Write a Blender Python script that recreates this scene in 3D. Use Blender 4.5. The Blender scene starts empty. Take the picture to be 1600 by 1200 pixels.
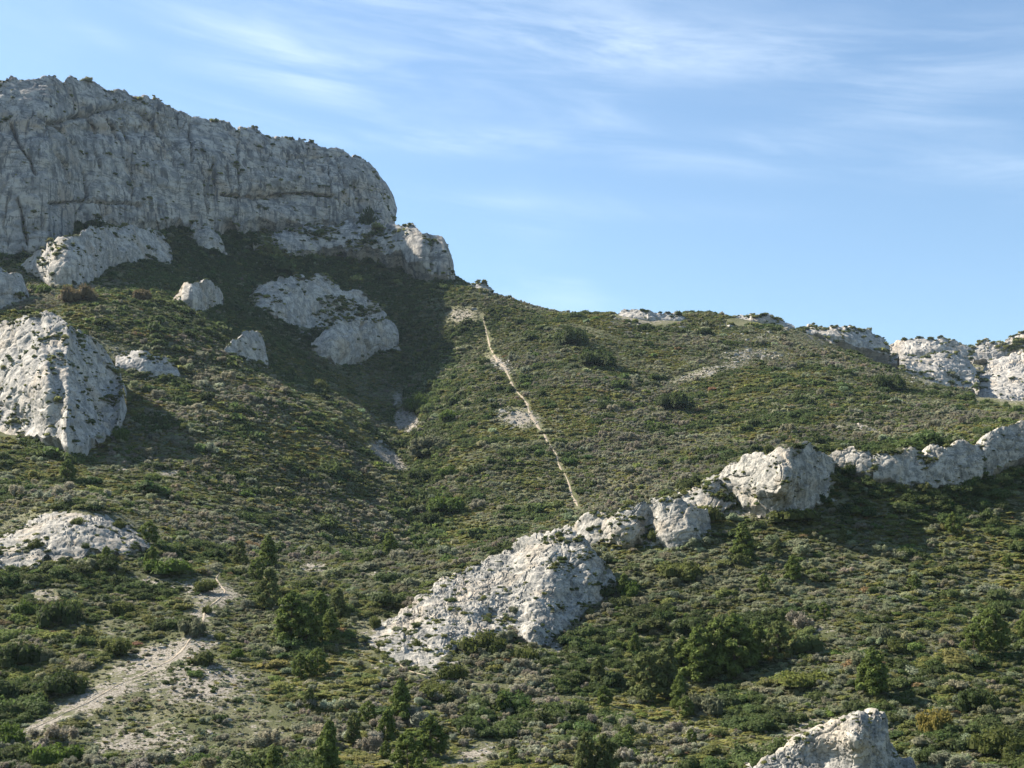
import bpy, math, random
import numpy as np
from math import radians, sin, cos, tan, pi

random.seed(7); rng = np.random.default_rng(11)
scene = bpy.context.scene
C = scene.collection

# ------------------------------------------------------------------ camera, world, sun, exposure
F = 2198.0; PITCH = math.atan(350 / 2198)
cam_d = bpy.data.cameras.new('camera'); cam = bpy.data.objects.new('camera', cam_d); C.objects.link(cam)
cam_d.sensor_width = 36; cam_d.lens = 36 * F / 1600; cam_d.clip_end = 20000; cam_d.clip_start = 0.5
cam.location = (0, 0, 0); cam.rotation_euler = (pi / 2 + PITCH, 0, 0)
scene.camera = cam
SUN_AZ = radians(23)      # how far behind the pure left the sun stands
SUN_EL = radians(40)
sund = (-cos(SUN_AZ) * cos(SUN_EL), sin(SUN_AZ) * cos(SUN_EL), sin(SUN_EL))
sl = bpy.data.lights.new('sun', 'SUN'); so = bpy.data.objects.new('sun', sl); C.objects.link(so)
sl.energy = 5.0; sl.angle = radians(0.5); sl.color = (1.0, 0.90, 0.77)
from mathutils import Vector
so.rotation_euler = Vector(sund).to_track_quat('Z', 'Y').to_euler()
so.location = (-200, 200, 400)
scene.view_settings.view_transform = 'Standard'; scene.view_settings.look = 'None'
scene.view_settings.exposure = 1.38; scene.view_settings.gamma = 1.0
scene.view_settings.use_curve_mapping = False

world = bpy.data.worlds.new('World'); scene.world = world; world.use_nodes = True
def N(nt, typ, **kw):
    n = nt.nodes.new(typ)
    for k, v in kw.items():
        if k in ('operation', 'blend_type', 'data_type', 'attribute_type', 'attribute_name', 'noise_dimensions',
                 'feature', 'distance', 'interpolation_type', 'sky_type', 'clamp', 'mode', 'noise_type'):
            setattr(n, k, v)
        else:
            n.inputs[k.replace('_', ' ')].default_value = v
    return n
def mathn(nt, op, a, b=None, c=None, clamp=False):
    n = nt.nodes.new('ShaderNodeMath'); n.operation = op; n.use_clamp = clamp
    for i, s in enumerate((a, b, c)):
        if s is None: continue
        if hasattr(s, 'links'): nt.links.new(s, n.inputs[i])
        else: n.inputs[i].default_value = s
    return n.outputs[0]
def mixc(nt, f, a, b, bt='MIX'):
    n = nt.nodes.new('ShaderNodeMix'); n.data_type = 'RGBA'; n.blend_type = bt
    for s, v in ((n.inputs[0], f), (n.inputs[6], a), (n.inputs[7], b)):
        if hasattr(v, 'links'): nt.links.new(v, s)
        else: s.default_value = v if not isinstance(v, tuple) else (*v, 1)[:4]
    return n.outputs[2]
def sstep(nt, v, a, b):
    n = nt.nodes.new('ShaderNodeMapRange'); n.interpolation_type = 'SMOOTHSTEP'
    nt.links.new(v, n.inputs[0]); n.inputs[1].default_value = a; n.inputs[2].default_value = b
    return n.outputs[0]
wn = world.node_tree; wn.nodes.clear()
sky = wn.nodes.new('ShaderNodeTexSky'); sky.sky_type = 'NISHITA'; sky.sun_disc = False
sky.sun_elevation = SUN_EL; sky.sun_rotation = -math.atan2(cos(SUN_AZ), sin(SUN_AZ))
sky.altitude = 300; sky.air_density = 1.0; sky.dust_density = 0.6; sky.ozone_density = 2.0
tc = wn.nodes.new('ShaderNodeTexCoord'); sep = wn.nodes.new('ShaderNodeSeparateXYZ')
wn.links.new(tc.outputs['Generated'], sep.inputs[0])
X, Y_, Z_ = sep.outputs
elev = mathn(wn, 'ARCSINE', Z_); azim = mathn(wn, 'ARCTAN2', X, Y_)
comb = wn.nodes.new('ShaderNodeCombineXYZ')
# cirrus: long fibres that sink gently to the right
tilted = mathn(wn, 'ADD', elev, mathn(wn, 'MULTIPLY', azim, 0.13))
wn.links.new(mathn(wn, 'MULTIPLY', azim, 2.2), comb.inputs[0]); wn.links.new(mathn(wn, 'MULTIPLY', tilted, 15.0), comb.inputs[1])
n1 = N(wn, 'ShaderNodeTexNoise', Scale=2.4, Detail=11.0, Roughness=0.62, Distortion=0.5); wn.links.new(comb.outputs[0], n1.inputs['Vector'])
comb2 = wn.nodes.new('ShaderNodeCombineXYZ')
wn.links.new(mathn(wn, 'MULTIPLY', azim, 2.6), comb2.inputs[0]); wn.links.new(mathn(wn, 'MULTIPLY', tilted, 5.5), comb2.inputs[1])
comb2.inputs[2].default_value = 3.7
n2 = N(wn, 'ShaderNodeTexNoise', Scale=1.5, Detail=3.0, Roughness=0.5, Distortion=0.3); wn.links.new(comb2.outputs[0], n2.inputs['Vector'])
cl = mathn(wn, 'MULTIPLY', mathn(wn, 'MULTIPLY', sstep(wn, n1.outputs[0], 0.36, 0.80), sstep(wn, n2.outputs[0], 0.42, 0.70)), .5)
def wisp(azc, elc, wa, we, slope, amt):
    da = mathn(wn, 'SUBTRACT', azim, azc)
    de = mathn(wn, 'SUBTRACT', mathn(wn, 'ADD', elev, mathn(wn, 'MULTIPLY', da, slope)), elc)
    q = mathn(wn, 'ADD', mathn(wn, 'POWER', mathn(wn, 'DIVIDE', da, wa), 2.0), mathn(wn, 'POWER', mathn(wn, 'DIVIDE', de, we), 2.0))
    g = mathn(wn, 'EXPONENT', mathn(wn, 'MULTIPLY', q, -1.0))
    return mathn(wn, 'MULTIPLY', g, mathn(wn, 'MULTIPLY', sstep(wn, n1.outputs[0], 0.28, 0.78), amt))
def pxdir(px, py):
    a = (px - 800) / F; b = (600 - py) / F
    d = np.array([a, cos(PITCH) - b * sin(PITCH), sin(PITCH) + b * cos(PITCH)]); d /= np.linalg.norm(d)
    return math.atan2(d[0], d[1]), math.asin(d[2])
for (px, py, wa, we, s, amt) in [(1250, 78, .26, .022, .11, .85), (820, 55, .16, .014, .16, .5), (490, 125, .055, .018, .22, .7),
                                (760, 222, .10, .010, .02, .7), (1290, 200, .09, .014, -.16, .6), (400, 50, .03, .006, .2, .35),
                                (900, 325, .12, .008, .06, .35), (1450, 250, .16, .014, .15, .35), (155, 55, .02, .006, .2, .3)]:
    a_, e_ = pxdir(px, py)
    cl = mathn(wn, 'ADD', cl, wisp(a_, e_, wa, we, s, amt))
cl = mathn(wn, 'MULTIPLY', cl, 0.36, clamp=True)
bg = wn.nodes.new('ShaderNodeBackground'); bg.inputs[1].default_value = 0.072
out = wn.nodes.new('ShaderNodeOutputWorld')
skyc = mixc(wn, 1.0, sky.outputs[0], (1.02, 1.09, 1.07), 'MULTIPLY')
wn.links.new(mixc(wn, cl, skyc, (8.2, 8.9, 9.4)), bg.inputs[0]); wn.links.new(bg.outputs[0], out.inputs[0])

# ------------------------------------------------------------------ numeric helpers
def at(px, py, Y):
    a = (np.asarray(px, float) - 800) / F; b = (600 - np.asarray(py, float)) / F
    dy = cos(PITCH) - b * sin(PITCH); dz = sin(PITCH) + b * cos(PITCH)
    Y = np.asarray(Y, float)
    return np.stack(np.broadcast_arrays(a / dy * Y, Y, dz / dy * Y), -1)
def proj(P):
    x, y, z = P[..., 0], P[..., 1], P[..., 2]
    d = y * cos(PITCH) + z * sin(PITCH); u = -y * sin(PITCH) + z * cos(PITCH)
    return 800 + F * x / d, 600 - F * u / d
def _hash(ix, iy, iz, seed):
    h = (ix.astype(np.uint32) * np.uint32(374761393) + iy.astype(np.uint32) * np.uint32(668265263)
         + iz.astype(np.uint32) * np.uint32(2147483647) + np.uint32((seed * 144665 + 12345) & 0xffffffff))
    h = (h ^ (h >> np.uint32(13))) * np.uint32(1274126177)
    h = (h ^ (h >> np.uint32(15))) * np.uint32(2246822519)
    return (h ^ (h >> np.uint32(16)))
def _f(h): return (h.astype(np.float32) / np.float32(4294967295.0)) * 2 - 1
def vnoise(p, seed=0):
    p = np.asarray(p, np.float32); i = np.floor(p).astype(np.int64); f = p - i
    f = f * f * f * (f * (f * 6 - 15) + 10)
    r = 0
    for dx in (0, 1):
        wx = f[..., 0] if dx else 1 - f[..., 0]
        for dy in (0, 1):
            wy = f[..., 1] if dy else 1 - f[..., 1]
            for dz in (0, 1):
                wz = f[..., 2] if dz else 1 - f[..., 2]
                r = r + wx * wy * wz * _f(_hash(i[..., 0] + dx, i[..., 1] + dy, i[..., 2] + dz, seed))
    return r
def fbm(p, octv=4, seed=0, gain=0.5, lac=2.03):
    r = 0; a = 1.0; s = 0
    for o in range(octv):
        r = r + a * vnoise(p * (lac ** o) + o * 17.3, seed + o * 7); s += a; a *= gain
    return r / s * 1.6
def worley(p, seed=0):
    p = np.asarray(p, np.float32); i = np.floor(p).astype(np.int64)
    f1 = np.full(p.shape[:-1], 9., np.float32); f2 = f1.copy(); cid = np.zeros(p.shape[:-1], np.float32)
    for dx in (-1, 0, 1):
        for dy in (-1, 0, 1):
            for dz in (-1, 0, 1):
                cx, cy, cz = i[..., 0] + dx, i[..., 1] + dy, i[..., 2] + dz
                h = _hash(cx, cy, cz, seed)
                jx = (h & np.uint32(1023)).astype(np.float32) / 1023; jy = ((h >> np.uint32(10)) & np.uint32(1023)).astype(np.float32) / 1023
                jz = ((h >> np.uint32(20)) & np.uint32(1023)).astype(np.float32) / 1023
                d = (cx + jx - p[..., 0]) ** 2 + (cy + jy - p[..., 1]) ** 2 + (cz + jz - p[..., 2]) ** 2
                m = d < f1
                f2 = np.where(m, f1, np.minimum(f2, d)); cid = np.where(m, _f(h * np.uint32(2654435761)), cid); f1 = np.where(m, d, f1)
    return np.sqrt(f1), np.sqrt(f2), cid
def smooth1(a, k):
    if k < 1: return a
    w = np.exp(-0.5 * (np.arange(-3 * k, 3 * k + 1) / k) ** 2); w /= w.sum()
    return np.convolve(np.pad(a, 3 * k, mode='edge'), w, mode='valid')
def sm(x, a, b):
    t = np.clip((x - a) / (b - a), 0, 1); return t * t * (3 - 2 * t)

def grid_mesh(name, P, mat, smooth=True, attrs=None):
    n, m = P.shape[:2]
    me = bpy.data.meshes.new(name)
    idx = np.arange(n * m).reshape(n, m)
    q = np.stack([idx[:-1, :-1], idx[1:, :-1], idx[1:, 1:], idx[:-1, 1:]], -1).reshape(-1, 4)
    me.vertices.add(n * m); me.vertices.foreach_set('co', P.reshape(-1).astype(np.float32))
    me.loops.add(q.size); me.loops.foreach_set('vertex_index', q.reshape(-1).astype(np.int32))
    me.polygons.add(len(q)); me.polygons.foreach_set('loop_start', np.arange(0, q.size, 4, dtype=np.int32))
    me.update(calc_edges=True)
    me.polygons.foreach_set('use_smooth', np.full(len(q), smooth))
    for k, v in (attrs or {}).items():
        a = me.attributes.new(k, 'FLOAT', 'POINT'); a.data.foreach_set('value', v.reshape(-1).astype(np.float32))
    me.materials.append(mat)
    o = bpy.data.objects.new(name, me); C.objects.link(o)
    return o
def poly_mesh(name, V, faces_n, mat, attrs=None, smooth=False):
    """V (k, faces_n, 3): independent polygons"""
    me = bpy.data.meshes.new(name); k = len(V)
    me.vertices.add(k * faces_n); me.vertices.foreach_set('co', V.reshape(-1).astype(np.float32))
    me.loops.add(k * faces_n); me.loops.foreach_set('vertex_index', np.arange(k * faces_n, dtype=np.int32))
    me.polygons.add(k); me.polygons.foreach_set('loop_start', np.arange(0, k * faces_n, faces_n, dtype=np.int32))
    me.update(calc_edges=True)
    for kk, v in (attrs or {}).items():
        a = me.attributes.new(kk, 'FLOAT', 'POINT'); a.data.foreach_set('value', np.repeat(v, faces_n).astype(np.float32))
    me.materials.append(mat)
    return me
def tag(o, label=None, cat=None, group=None, kind=None):
    if label: o['label'] = label
    if cat: o['category'] = cat
    if group: o['group'] = group
    if kind: o['kind'] = kind
    return o

# ------------------------------------------------------------------ materials
def newmat(name):
    m = bpy.data.materials.new(name); m.use_nodes = True; nt = m.node_tree; nt.nodes.clear()
    o = nt.nodes.new('ShaderNodeOutputMaterial'); b = nt.nodes.new('ShaderNodeBsdfPrincipled')
    b.inputs['Roughness'].default_value = 0.9; b.inputs['Specular IOR Level'].default_value = 0.12
    nt.links.new(b.outputs[0], o.inputs[0]); return m, nt, b, o
def noise(nt, vec, scale, detail=4, rough=0.55, mapping=None):
    n = N(nt, 'ShaderNodeTexNoise', Scale=scale, Detail=float(detail), Roughness=rough)
    if mapping:
        mp = nt.nodes.new('ShaderNodeMapping'); mp.inputs['Scale'].default_value = mapping
        nt.links.new(vec, mp.inputs[0]); vec = mp.outputs[0]
    nt.links.new(vec, n.inputs['Vector']); return n.outputs[0]
def rock_material(name, light, grey, warm, s=1.0, streak=0.4, bump=0.5, speck=.8, lines=.5):
    m, nt, b, o = newmat(name)
    g = nt.nodes.new('ShaderNodeNewGeometry').outputs['Position']
    big = noise(nt, g, 0.12 * s, 5, .6); mid = noise(nt, g, 0.5 * s, 6, .65); fine = noise(nt, g, 2.6 * s, 5, .7)
    st = noise(nt, g, 0.9 * s, 5, .62, (1, 1, .07)); bed = noise(nt, g, 1.1 * s, 4, .6, (.14, .14, 1.2))
    def line(v, w):
        return mathn(nt, 'SUBTRACT', 1.0, sstep(nt, mathn(nt, 'ABSOLUTE', mathn(nt, 'SUBTRACT', v, .5)), 0.0, w))
    dark = (grey[0] * .42, grey[1] * .44, grey[2] * .46)
    c = mixc(nt, sstep(nt, mid, .42, .60), light, grey)
    c = mixc(nt, mathn(nt, 'MULTIPLY', sstep(nt, big, .50, .62), .6), c, warm)
    c = mixc(nt, mathn(nt, 'MULTIPLY', sstep(nt, noise(nt, g, 0.17 * s, 4, .6), .52, .64), .5), c, grey)
    c = mixc(nt, mathn(nt, 'MULTIPLY', mathn(nt, 'MULTIPLY', sstep(nt, st, .50, .59), sstep(nt, big, .36, .54)), streak), c, dark)
    c = mixc(nt, mathn(nt, 'MULTIPLY', sstep(nt, bed, .58, .66), streak * .5), c, dark)
    vl = line(noise(nt, g, 0.22 * s, 6, .6, (1, 1, .16)), .011); hl = line(noise(nt, g, 0.30 * s, 6, .6, (.16, .16, 1.0)), .012)
    c = mixc(nt, mathn(nt, 'MULTIPLY', mathn(nt, 'MAXIMUM', vl, hl), lines), c, dark)  # joint lines: stain, plus the shade inside cracks put into the colour
    sp = mathn(nt, 'MULTIPLY', sstep(nt, fine, .55, .61), sstep(nt, mid, .34, .52))
    c = mixc(nt, mathn(nt, 'MULTIPLY', sp, speck), c, (grey[0] * .30, grey[1] * .33, grey[2] * .28))
    nt.links.new(c, b.inputs['Base Color'])
    bp = nt.nodes.new('ShaderNodeBump'); bp.inputs['Strength'].default_value = bump; bp.inputs['Distance'].default_value = 0.5 / s
    h = mathn(nt, 'SUBTRACT', mathn(nt, 'ADD', mid, mathn(nt, 'MULTIPLY', fine, .5)), mathn(nt, 'MULTIPLY', mathn(nt, 'MAXIMUM', vl, hl), .5))
    nt.links.new(h, bp.inputs['Height']); nt.links.new(bp.outputs[0], b.inputs['Normal'])
    return m
M_cliff = rock_material('cliff_limestone', (.42, .395, .35), (.23, .23, .225), (.36, .295, .225), s=.6, streak=.9, bump=.3, speck=.4, lines=.8)
M_rock = rock_material('outcrop_limestone', (.45, .425, .38), (.26, .255, .24), (.42, .355, .27), s=1.0, streak=.35, bump=.35)
M_near = rock_material('near_limestone', (.39, .37, .325), (.19, .19, .175), (.39, .335, .26), s=2.0, streak=.25, bump=.4)

# ground
M_ground, nt, b, o = newmat('scree_soil')
g = nt.nodes.new('ShaderNodeNewGeometry').outputs['Position']
at_b = N(nt, 'ShaderNodeAttribute', attribute_name='bare')
n_a = noise(nt, g, .9, 7, .75); n_b = noise(nt, g, 5.0, 5, .7); n_c = noise(nt, g, .12, 4)
soil = mixc(nt, sstep(nt, n_b, .42, .62), (.115, .118, .058), (.19, .182, .115))
soil = mixc(nt, sstep(nt, n_c, .4, .6), soil, (.075, .085, .035))
stone = mixc(nt, sstep(nt, n_b, .40, .58), (.135, .12, .09), (.36, .33, .28))
fb = mathn(nt, 'ADD', mathn(nt, 'MULTIPLY', at_b.outputs['Fac'], .75), mathn(nt, 'MULTIPLY', mathn(nt, 'SUBTRACT', n_a, .5), 2.4))
nt.links.new(mixc(nt, sstep(nt, fb, .42, .56), soil, stone), b.inputs['Base Color'])
bp = nt.nodes.new('ShaderNodeBump'); bp.inputs['Strength'].default_value = .8; bp.inputs['Distance'].default_value = .25
nt.links.new(mathn(nt, 'ADD', n_a, n_b), bp.inputs['Height']); nt.links.new(bp.outputs[0], b.inputs['Normal'])

M_trail, nt, b, o = newmat('trodden_limestone_earth')
g = nt.nodes.new('ShaderNodeNewGeometry').outputs['Position']
nt.links.new(mixc(nt, sstep(nt, noise(nt, g, 3.0, 6, .7), .4, .62), (.25, .205, .15), (.38, .33, .255)), b.inputs['Base Color'])

def leaf_material(name, color=None):
    m, nt, b, o = newmat(name)
    lv = N(nt, 'ShaderNodeAttribute', attribute_name='lv').outputs['Fac']
    if color is None:
        t = N(nt, 'ShaderNodeAttribute', attribute_type='INSTANCER', attribute_name='tint').outputs['Color']
    else:
        t = nt.nodes.new('ShaderNodeRGB'); t.outputs[0].default_value = (*color, 1); t = t.outputs[0]
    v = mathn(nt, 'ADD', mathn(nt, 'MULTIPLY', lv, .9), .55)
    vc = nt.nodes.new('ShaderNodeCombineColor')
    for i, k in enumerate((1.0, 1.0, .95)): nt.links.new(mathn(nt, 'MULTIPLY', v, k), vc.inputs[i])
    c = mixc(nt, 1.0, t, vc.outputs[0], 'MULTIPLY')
    nt.links.new(c, b.inputs['Base Color']); b.inputs['Roughness'].default_value = .75
    tr = nt.nodes.new('ShaderNodeBsdfTranslucent'); nt.links.new(c, tr.inputs[0])
    mx = nt.nodes.new('ShaderNodeMixShader'); mx.inputs[0].default_value = .42
    nt.links.new(b.outputs[0], mx.inputs[1]); nt.links.new(tr.outputs[0], mx.inputs[2]); nt.links.new(mx.outputs[0], o.inputs[0])
    return m
M_scrub = leaf_material('scrub_leaves')
M_bark, nt, b, o = newmat('grey_bark'); b.inputs['Base Color'].default_value = (.11, .085, .065, 1)

# ------------------------------------------------------------------ terrain: feature lines (px, row, distance)
LINES = [
 [(-900, None, 6, -2.6), (2500, None, 6, -2.6)],
 [(-900, None, 40, -13.), (2500, None, 40, -12.)],
 [(-900, 1300, 84), (0, 1300, 84), (800, 1300, 84), (1300, 1290, 84), (2500, 1280, 86)],
 [(-900, 1200, 104), (0, 1200, 104), (400, 1200, 104), (800, 1200, 104), (1200, 1200, 102), (1400, 1215, 104), (1600, 1200, 106), (2500, 1180, 108)],
 [(-900, 1060, 130), (0, 1060, 130), (300, 1055, 130), (600, 1060, 131), (850, 1070, 132), (1100, 1075, 132), (1300, 1050, 132), (1600, 1040, 134), (2500, 1020, 136)],
 [(-900, 940, 156), (0, 940, 155), (300, 945, 155), (560, 965, 154), (700, 985, 150), (850, 985, 152), (1000, 950, 158), (1200, 920, 160), (1400, 900, 162), (1600, 890, 166), (2500, 860, 170)],
 [(-900, 870, 170), (0, 868, 170), (130, 862, 171), (300, 900, 168), (430, 910, 170), (600, 915, 172), (760, 915, 166), (880, 960, 160), (960, 905, 168), (1100, 860, 173), (1200, 815, 178), (1300, 800, 180), (1450, 800, 182), (1600, 795, 184), (2500, 760, 190)],
 # crest of the front rib
 [(-900, 800, 186), (0, 818, 186), (110, 792, 187), (170, 795, 188), (260, 850, 186), (430, 878, 190), (560, 872, 196), (650, 862, 200), (750, 852, 202), (850, 826, 200), (920, 803, 198), (1000, 786, 197), (1080, 757, 196), (1150, 722, 196), (1230, 698, 195), (1290, 700, 195), (1350, 704, 196), (1500, 694, 198), (1600, 664, 200), (2500, 600, 210)],
 # behind the rib
 [(-900, 780, 202), (0, 775, 204), (120, 772, 204), (260, 800, 206), (430, 862, 212), (560, 872, 222), (650, 880, 226), (750, 872, 226), (850, 850, 222), (920, 828, 220), (1080, 782, 218), (1230, 722, 217), (1500, 720, 222), (1600, 690, 224), (2500, 640, 236)],
 [(-900, 720, 232), (0, 728, 232), (200, 742, 234), (400, 790, 240), (520, 832, 246), (600, 855, 250), (660, 858, 254), (720, 838, 256), (800, 822, 256), (900, 798, 258), (1000, 770, 262), (1100, 735, 268), (1230, 695, 274), (1400, 685, 284), (1600, 655, 292), (2500, 600, 300)],
 [(-900, 660, 258), (0, 675, 262), (180, 668, 264), (300, 665, 270), (400, 690, 276), (500, 728, 286), (600, 770, 292), (660, 765, 296), (720, 735, 300), (800, 715, 302), (900, 708, 304), (1000, 690, 308), (1100, 668, 316), (1250, 630, 330), (1400, 632, 335), (1540, 645, 325), (1600, 640, 325), (2500, 590, 330)],
 [(-900, 560, 300), (0, 560, 304), (150, 560, 304), (280, 580, 307), (400, 612, 316), (500, 645, 332), (580, 690, 348), (630, 690, 366), (680, 645, 370), (760, 605, 366), (900, 590, 362), (1000, 585, 372), (1100, 575, 384), (1250, 560, 398), (1400, 590, 396), (1500, 620, 385), (1560, 634, 370), (1600, 634, 360), (2500, 580, 360)],
 [(-900, 480, 336), (0, 488, 340), (150, 474, 336), (260, 500, 338), (350, 540, 350), (430, 578, 368), (500, 605, 390), (580, 622, 415), (640, 600, 440), (690, 560, 444), (780, 535, 426), (900, 525, 412), (1000, 530, 424), (1100, 528, 432), (1230, 525, 440), (1330, 556, 436), (1400, 585, 424), (1500, 617, 410), (1560, 632, 400), (1600, 636, 390), (2500, 600, 380)],
 # skyline of the middle hill / slope under the cliff
 [(-900, 440, 372), (0, 432, 384), (150, 436, 386), (280, 450, 410), (400, 470, 446), (500, 480, 472), (600, 472, 490), (660, 450, 496), (710, 435, 498), (760, 452, 490), (800, 466, 482), (860, 485, 474), (950, 493, 470), (1050, 499, 474), (1130, 500, 478), (1230, 508, 482), (1300, 535, 474), (1400, 578, 458), (1500, 620, 440), (1545, 640, 430), (1600, 648, 425), (2500, 640, 420)],
 # foot of the great cliff / behind the skyline
 [(-900, 420, 400), (0, 394, 416), (70, 380, 424), (110, 352, 446), (200, 344, 474), (300, 343, 496), (400, 345, 514), (500, 348, 530), (600, 350, 542), (660, 388, 546), (710, 452, 546), (760, 467, 534), (860, 495, 520), (950, 505, 514), (1230, 520, 520), (1300, 545, 512), (1400, 600, 496), (1500, 640, 480), (1600, 660, 476), (2500, 650, 480)],
 [(-900, 200, 440), (0, 190, 458), (110, 195, 480), (200, 205, 504), (300, 235, 526), (400, 258, 544), (500, 280, 560), (580, 320, 572), (640, 420, 580), (710, 480, 580), (860, 510, 548), (1230, 530, 560), (1300, 540, 560), (1400, 590, 560), (1460, 602, 556), (1600, 622, 550), (2500, 600, 550)],
 [(-900, 190, 500), (0, 165, 520), (200, 188, 550), (400, 240, 580), (540, 275, 600), (640, 430, 610), (710, 500, 610), (860, 530, 610), (1230, 536, 612), (1300, 536, 612), (1400, 548, 625), (1500, 556, 632), (1600, 545, 640), (2500, 470, 660)],
 [(-900, 260, 900), (0, 230, 900), (400, 330, 900), (640, 520, 900), (1600, 590, 900), (2500, 590, 900)],
 [(-900, None, 3500, -60.), (2500, None, 3500, -60.)],
]
NT = 600
tcol = np.linspace(-0.66, 0.66, NT)
Ygrid = np.concatenate([np.geomspace(6, 88, 40)[:-1], np.geomspace(88, 640, 620)[:-1], np.geomspace(640, 3500, 50)])
NY = len(Ygrid)
LY, LZ = [], []
for L in LINES:
    t, y, z = [], [], []
    for q in L:
        if q[1] is None: t.append((q[0] - 800) / F); y.append(q[2]); z.append(q[3])
        else:
            p = at(q[0], q[1], q[2]); t.append(p[0] / p[1]); y.append(p[1]); z.append(p[2])
    o = np.argsort(t); t = np.array(t)[o]; y = np.array(y)[o]; z = np.array(z)[o]
    LY.append(smooth1(np.interp(tcol, t, y), 7)); LZ.append(smooth1(np.interp(tcol, t, z / y), 5) * LY[-1])
LY = np.array(LY); LZ = np.array(LZ)
for k in range(1, len(LY)): LY[k] = np.maximum(LY[k], LY[k - 1] * 1.015)
ZT = np.zeros((NT, NY))
for i in range(NT):
    x = LY[:, i]; z = LZ[:, i]; h = np.diff(x); d = np.diff(z) / h
    m = np.zeros(len(x)); m[0] = d[0]; m[-1] = d[-1]
    for k in range(1, len(x) - 1):
        if d[k - 1] * d[k] > 0:
            w1 = 2 * h[k] + h[k - 1]; w2 = h[k] + 2 * h[k - 1]; m[k] = (w1 + w2) / (w1 / d[k - 1] + w2 / d[k])
    j = np.clip(np.searchsorted(x, Ygrid) - 1, 0, len(h) - 1); s = (Ygrid - x[j]) / h[j]
    ZT[i] = ((1 + 2 * s) * (1 - s) ** 2 * z[j] + s * (1 - s) ** 2 * h[j] * m[j] + s * s * (3 - 2 * s) * z[j + 1] + s * s * (s - 1) * h[j] * m[j + 1])
TX = tcol[:, None] * Ygrid[None, :]; TY = np.broadcast_to(Ygrid[None, :], TX.shape)
P3 = np.stack([TX, TY, TX * 0], -1)
amp = np.clip((TY - 20) / 60, 0, 1)
# spurs and gullies that run down the slope, mounds, small roughness
warp = fbm(P3 / 60, 2, 5) * 14
spur = fbm(np.stack([(TX * .85 + TY * .35 + warp) / 26, (TY * .8 - TX * .3) / 90, TX * 0], -1), 3, 40)
ZT += amp * (spur * np.clip(TY / 300, .35, 1.2) * 1.7 + fbm(P3 / 18, 3, 3) * .55 + fbm(P3 / 5.0, 3, 9) * .28)
# the runnel between the left slope and the middle hill
for (pts, wdt, dep) in [([(655, 262), (640, 300), (632, 345), (630, 380), (600, 420)], .016, 1.6)]:
    tt = np.interp(Ygrid, [p[1] for p in pts], [(p[0] - 800) / F for p in pts])
    ZT -= dep * np.exp(-((tcol[:, None] - tt[None, :]) / wdt) ** 2) * sm(Ygrid, 238, 262)[None] * (1 - sm(Ygrid, 410, 450))[None]

def zcol(t):
    f = np.clip((t - tcol[0]) / (tcol[1] - tcol[0]), 0, NT - 1.001); i = int(f); f -= i
    return ZT[i] * (1 - f) + ZT[i + 1] * f
def ground(px, py, ymin=60):
    p = at(px, py, 1.0); zc = zcol(p[0])
    hit = np.nonzero((zc > p[2] * Ygrid) & (Ygrid > ymin))[0]
    if len(hit) == 0: return None
    j = hit[0]
    if j == 0: return p * Ygrid[0]
    a0 = p[2] * Ygrid[j - 1] - zc[j - 1]; a1 = p[2] * Ygrid[j] - zc[j]
    f = a0 / (a0 - a1 + 1e-9); Y = Ygrid[j - 1] + (Ygrid[j] - Ygrid[j - 1]) * f
    return p * Y
def zat(x, y):
    t = np.asarray(x) / np.asarray(y)
    ft = np.clip((t - tcol[0]) / (tcol[1] - tcol[0]), 0, NT - 1.001); it = ft.astype(int); ft = ft - it
    j = np.clip(np.searchsorted(Ygrid, y) - 1, 0, NY - 2); fy = np.clip((y - Ygrid[j]) / (Ygrid[j + 1] - Ygrid[j]), 0, 1)
    return (ZT[it, j] * (1 - ft) + ZT[it + 1, j] * ft) * (1 - fy) + (ZT[it, j + 1] * (1 - ft) + ZT[it + 1, j + 1] * ft) * fy

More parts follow.
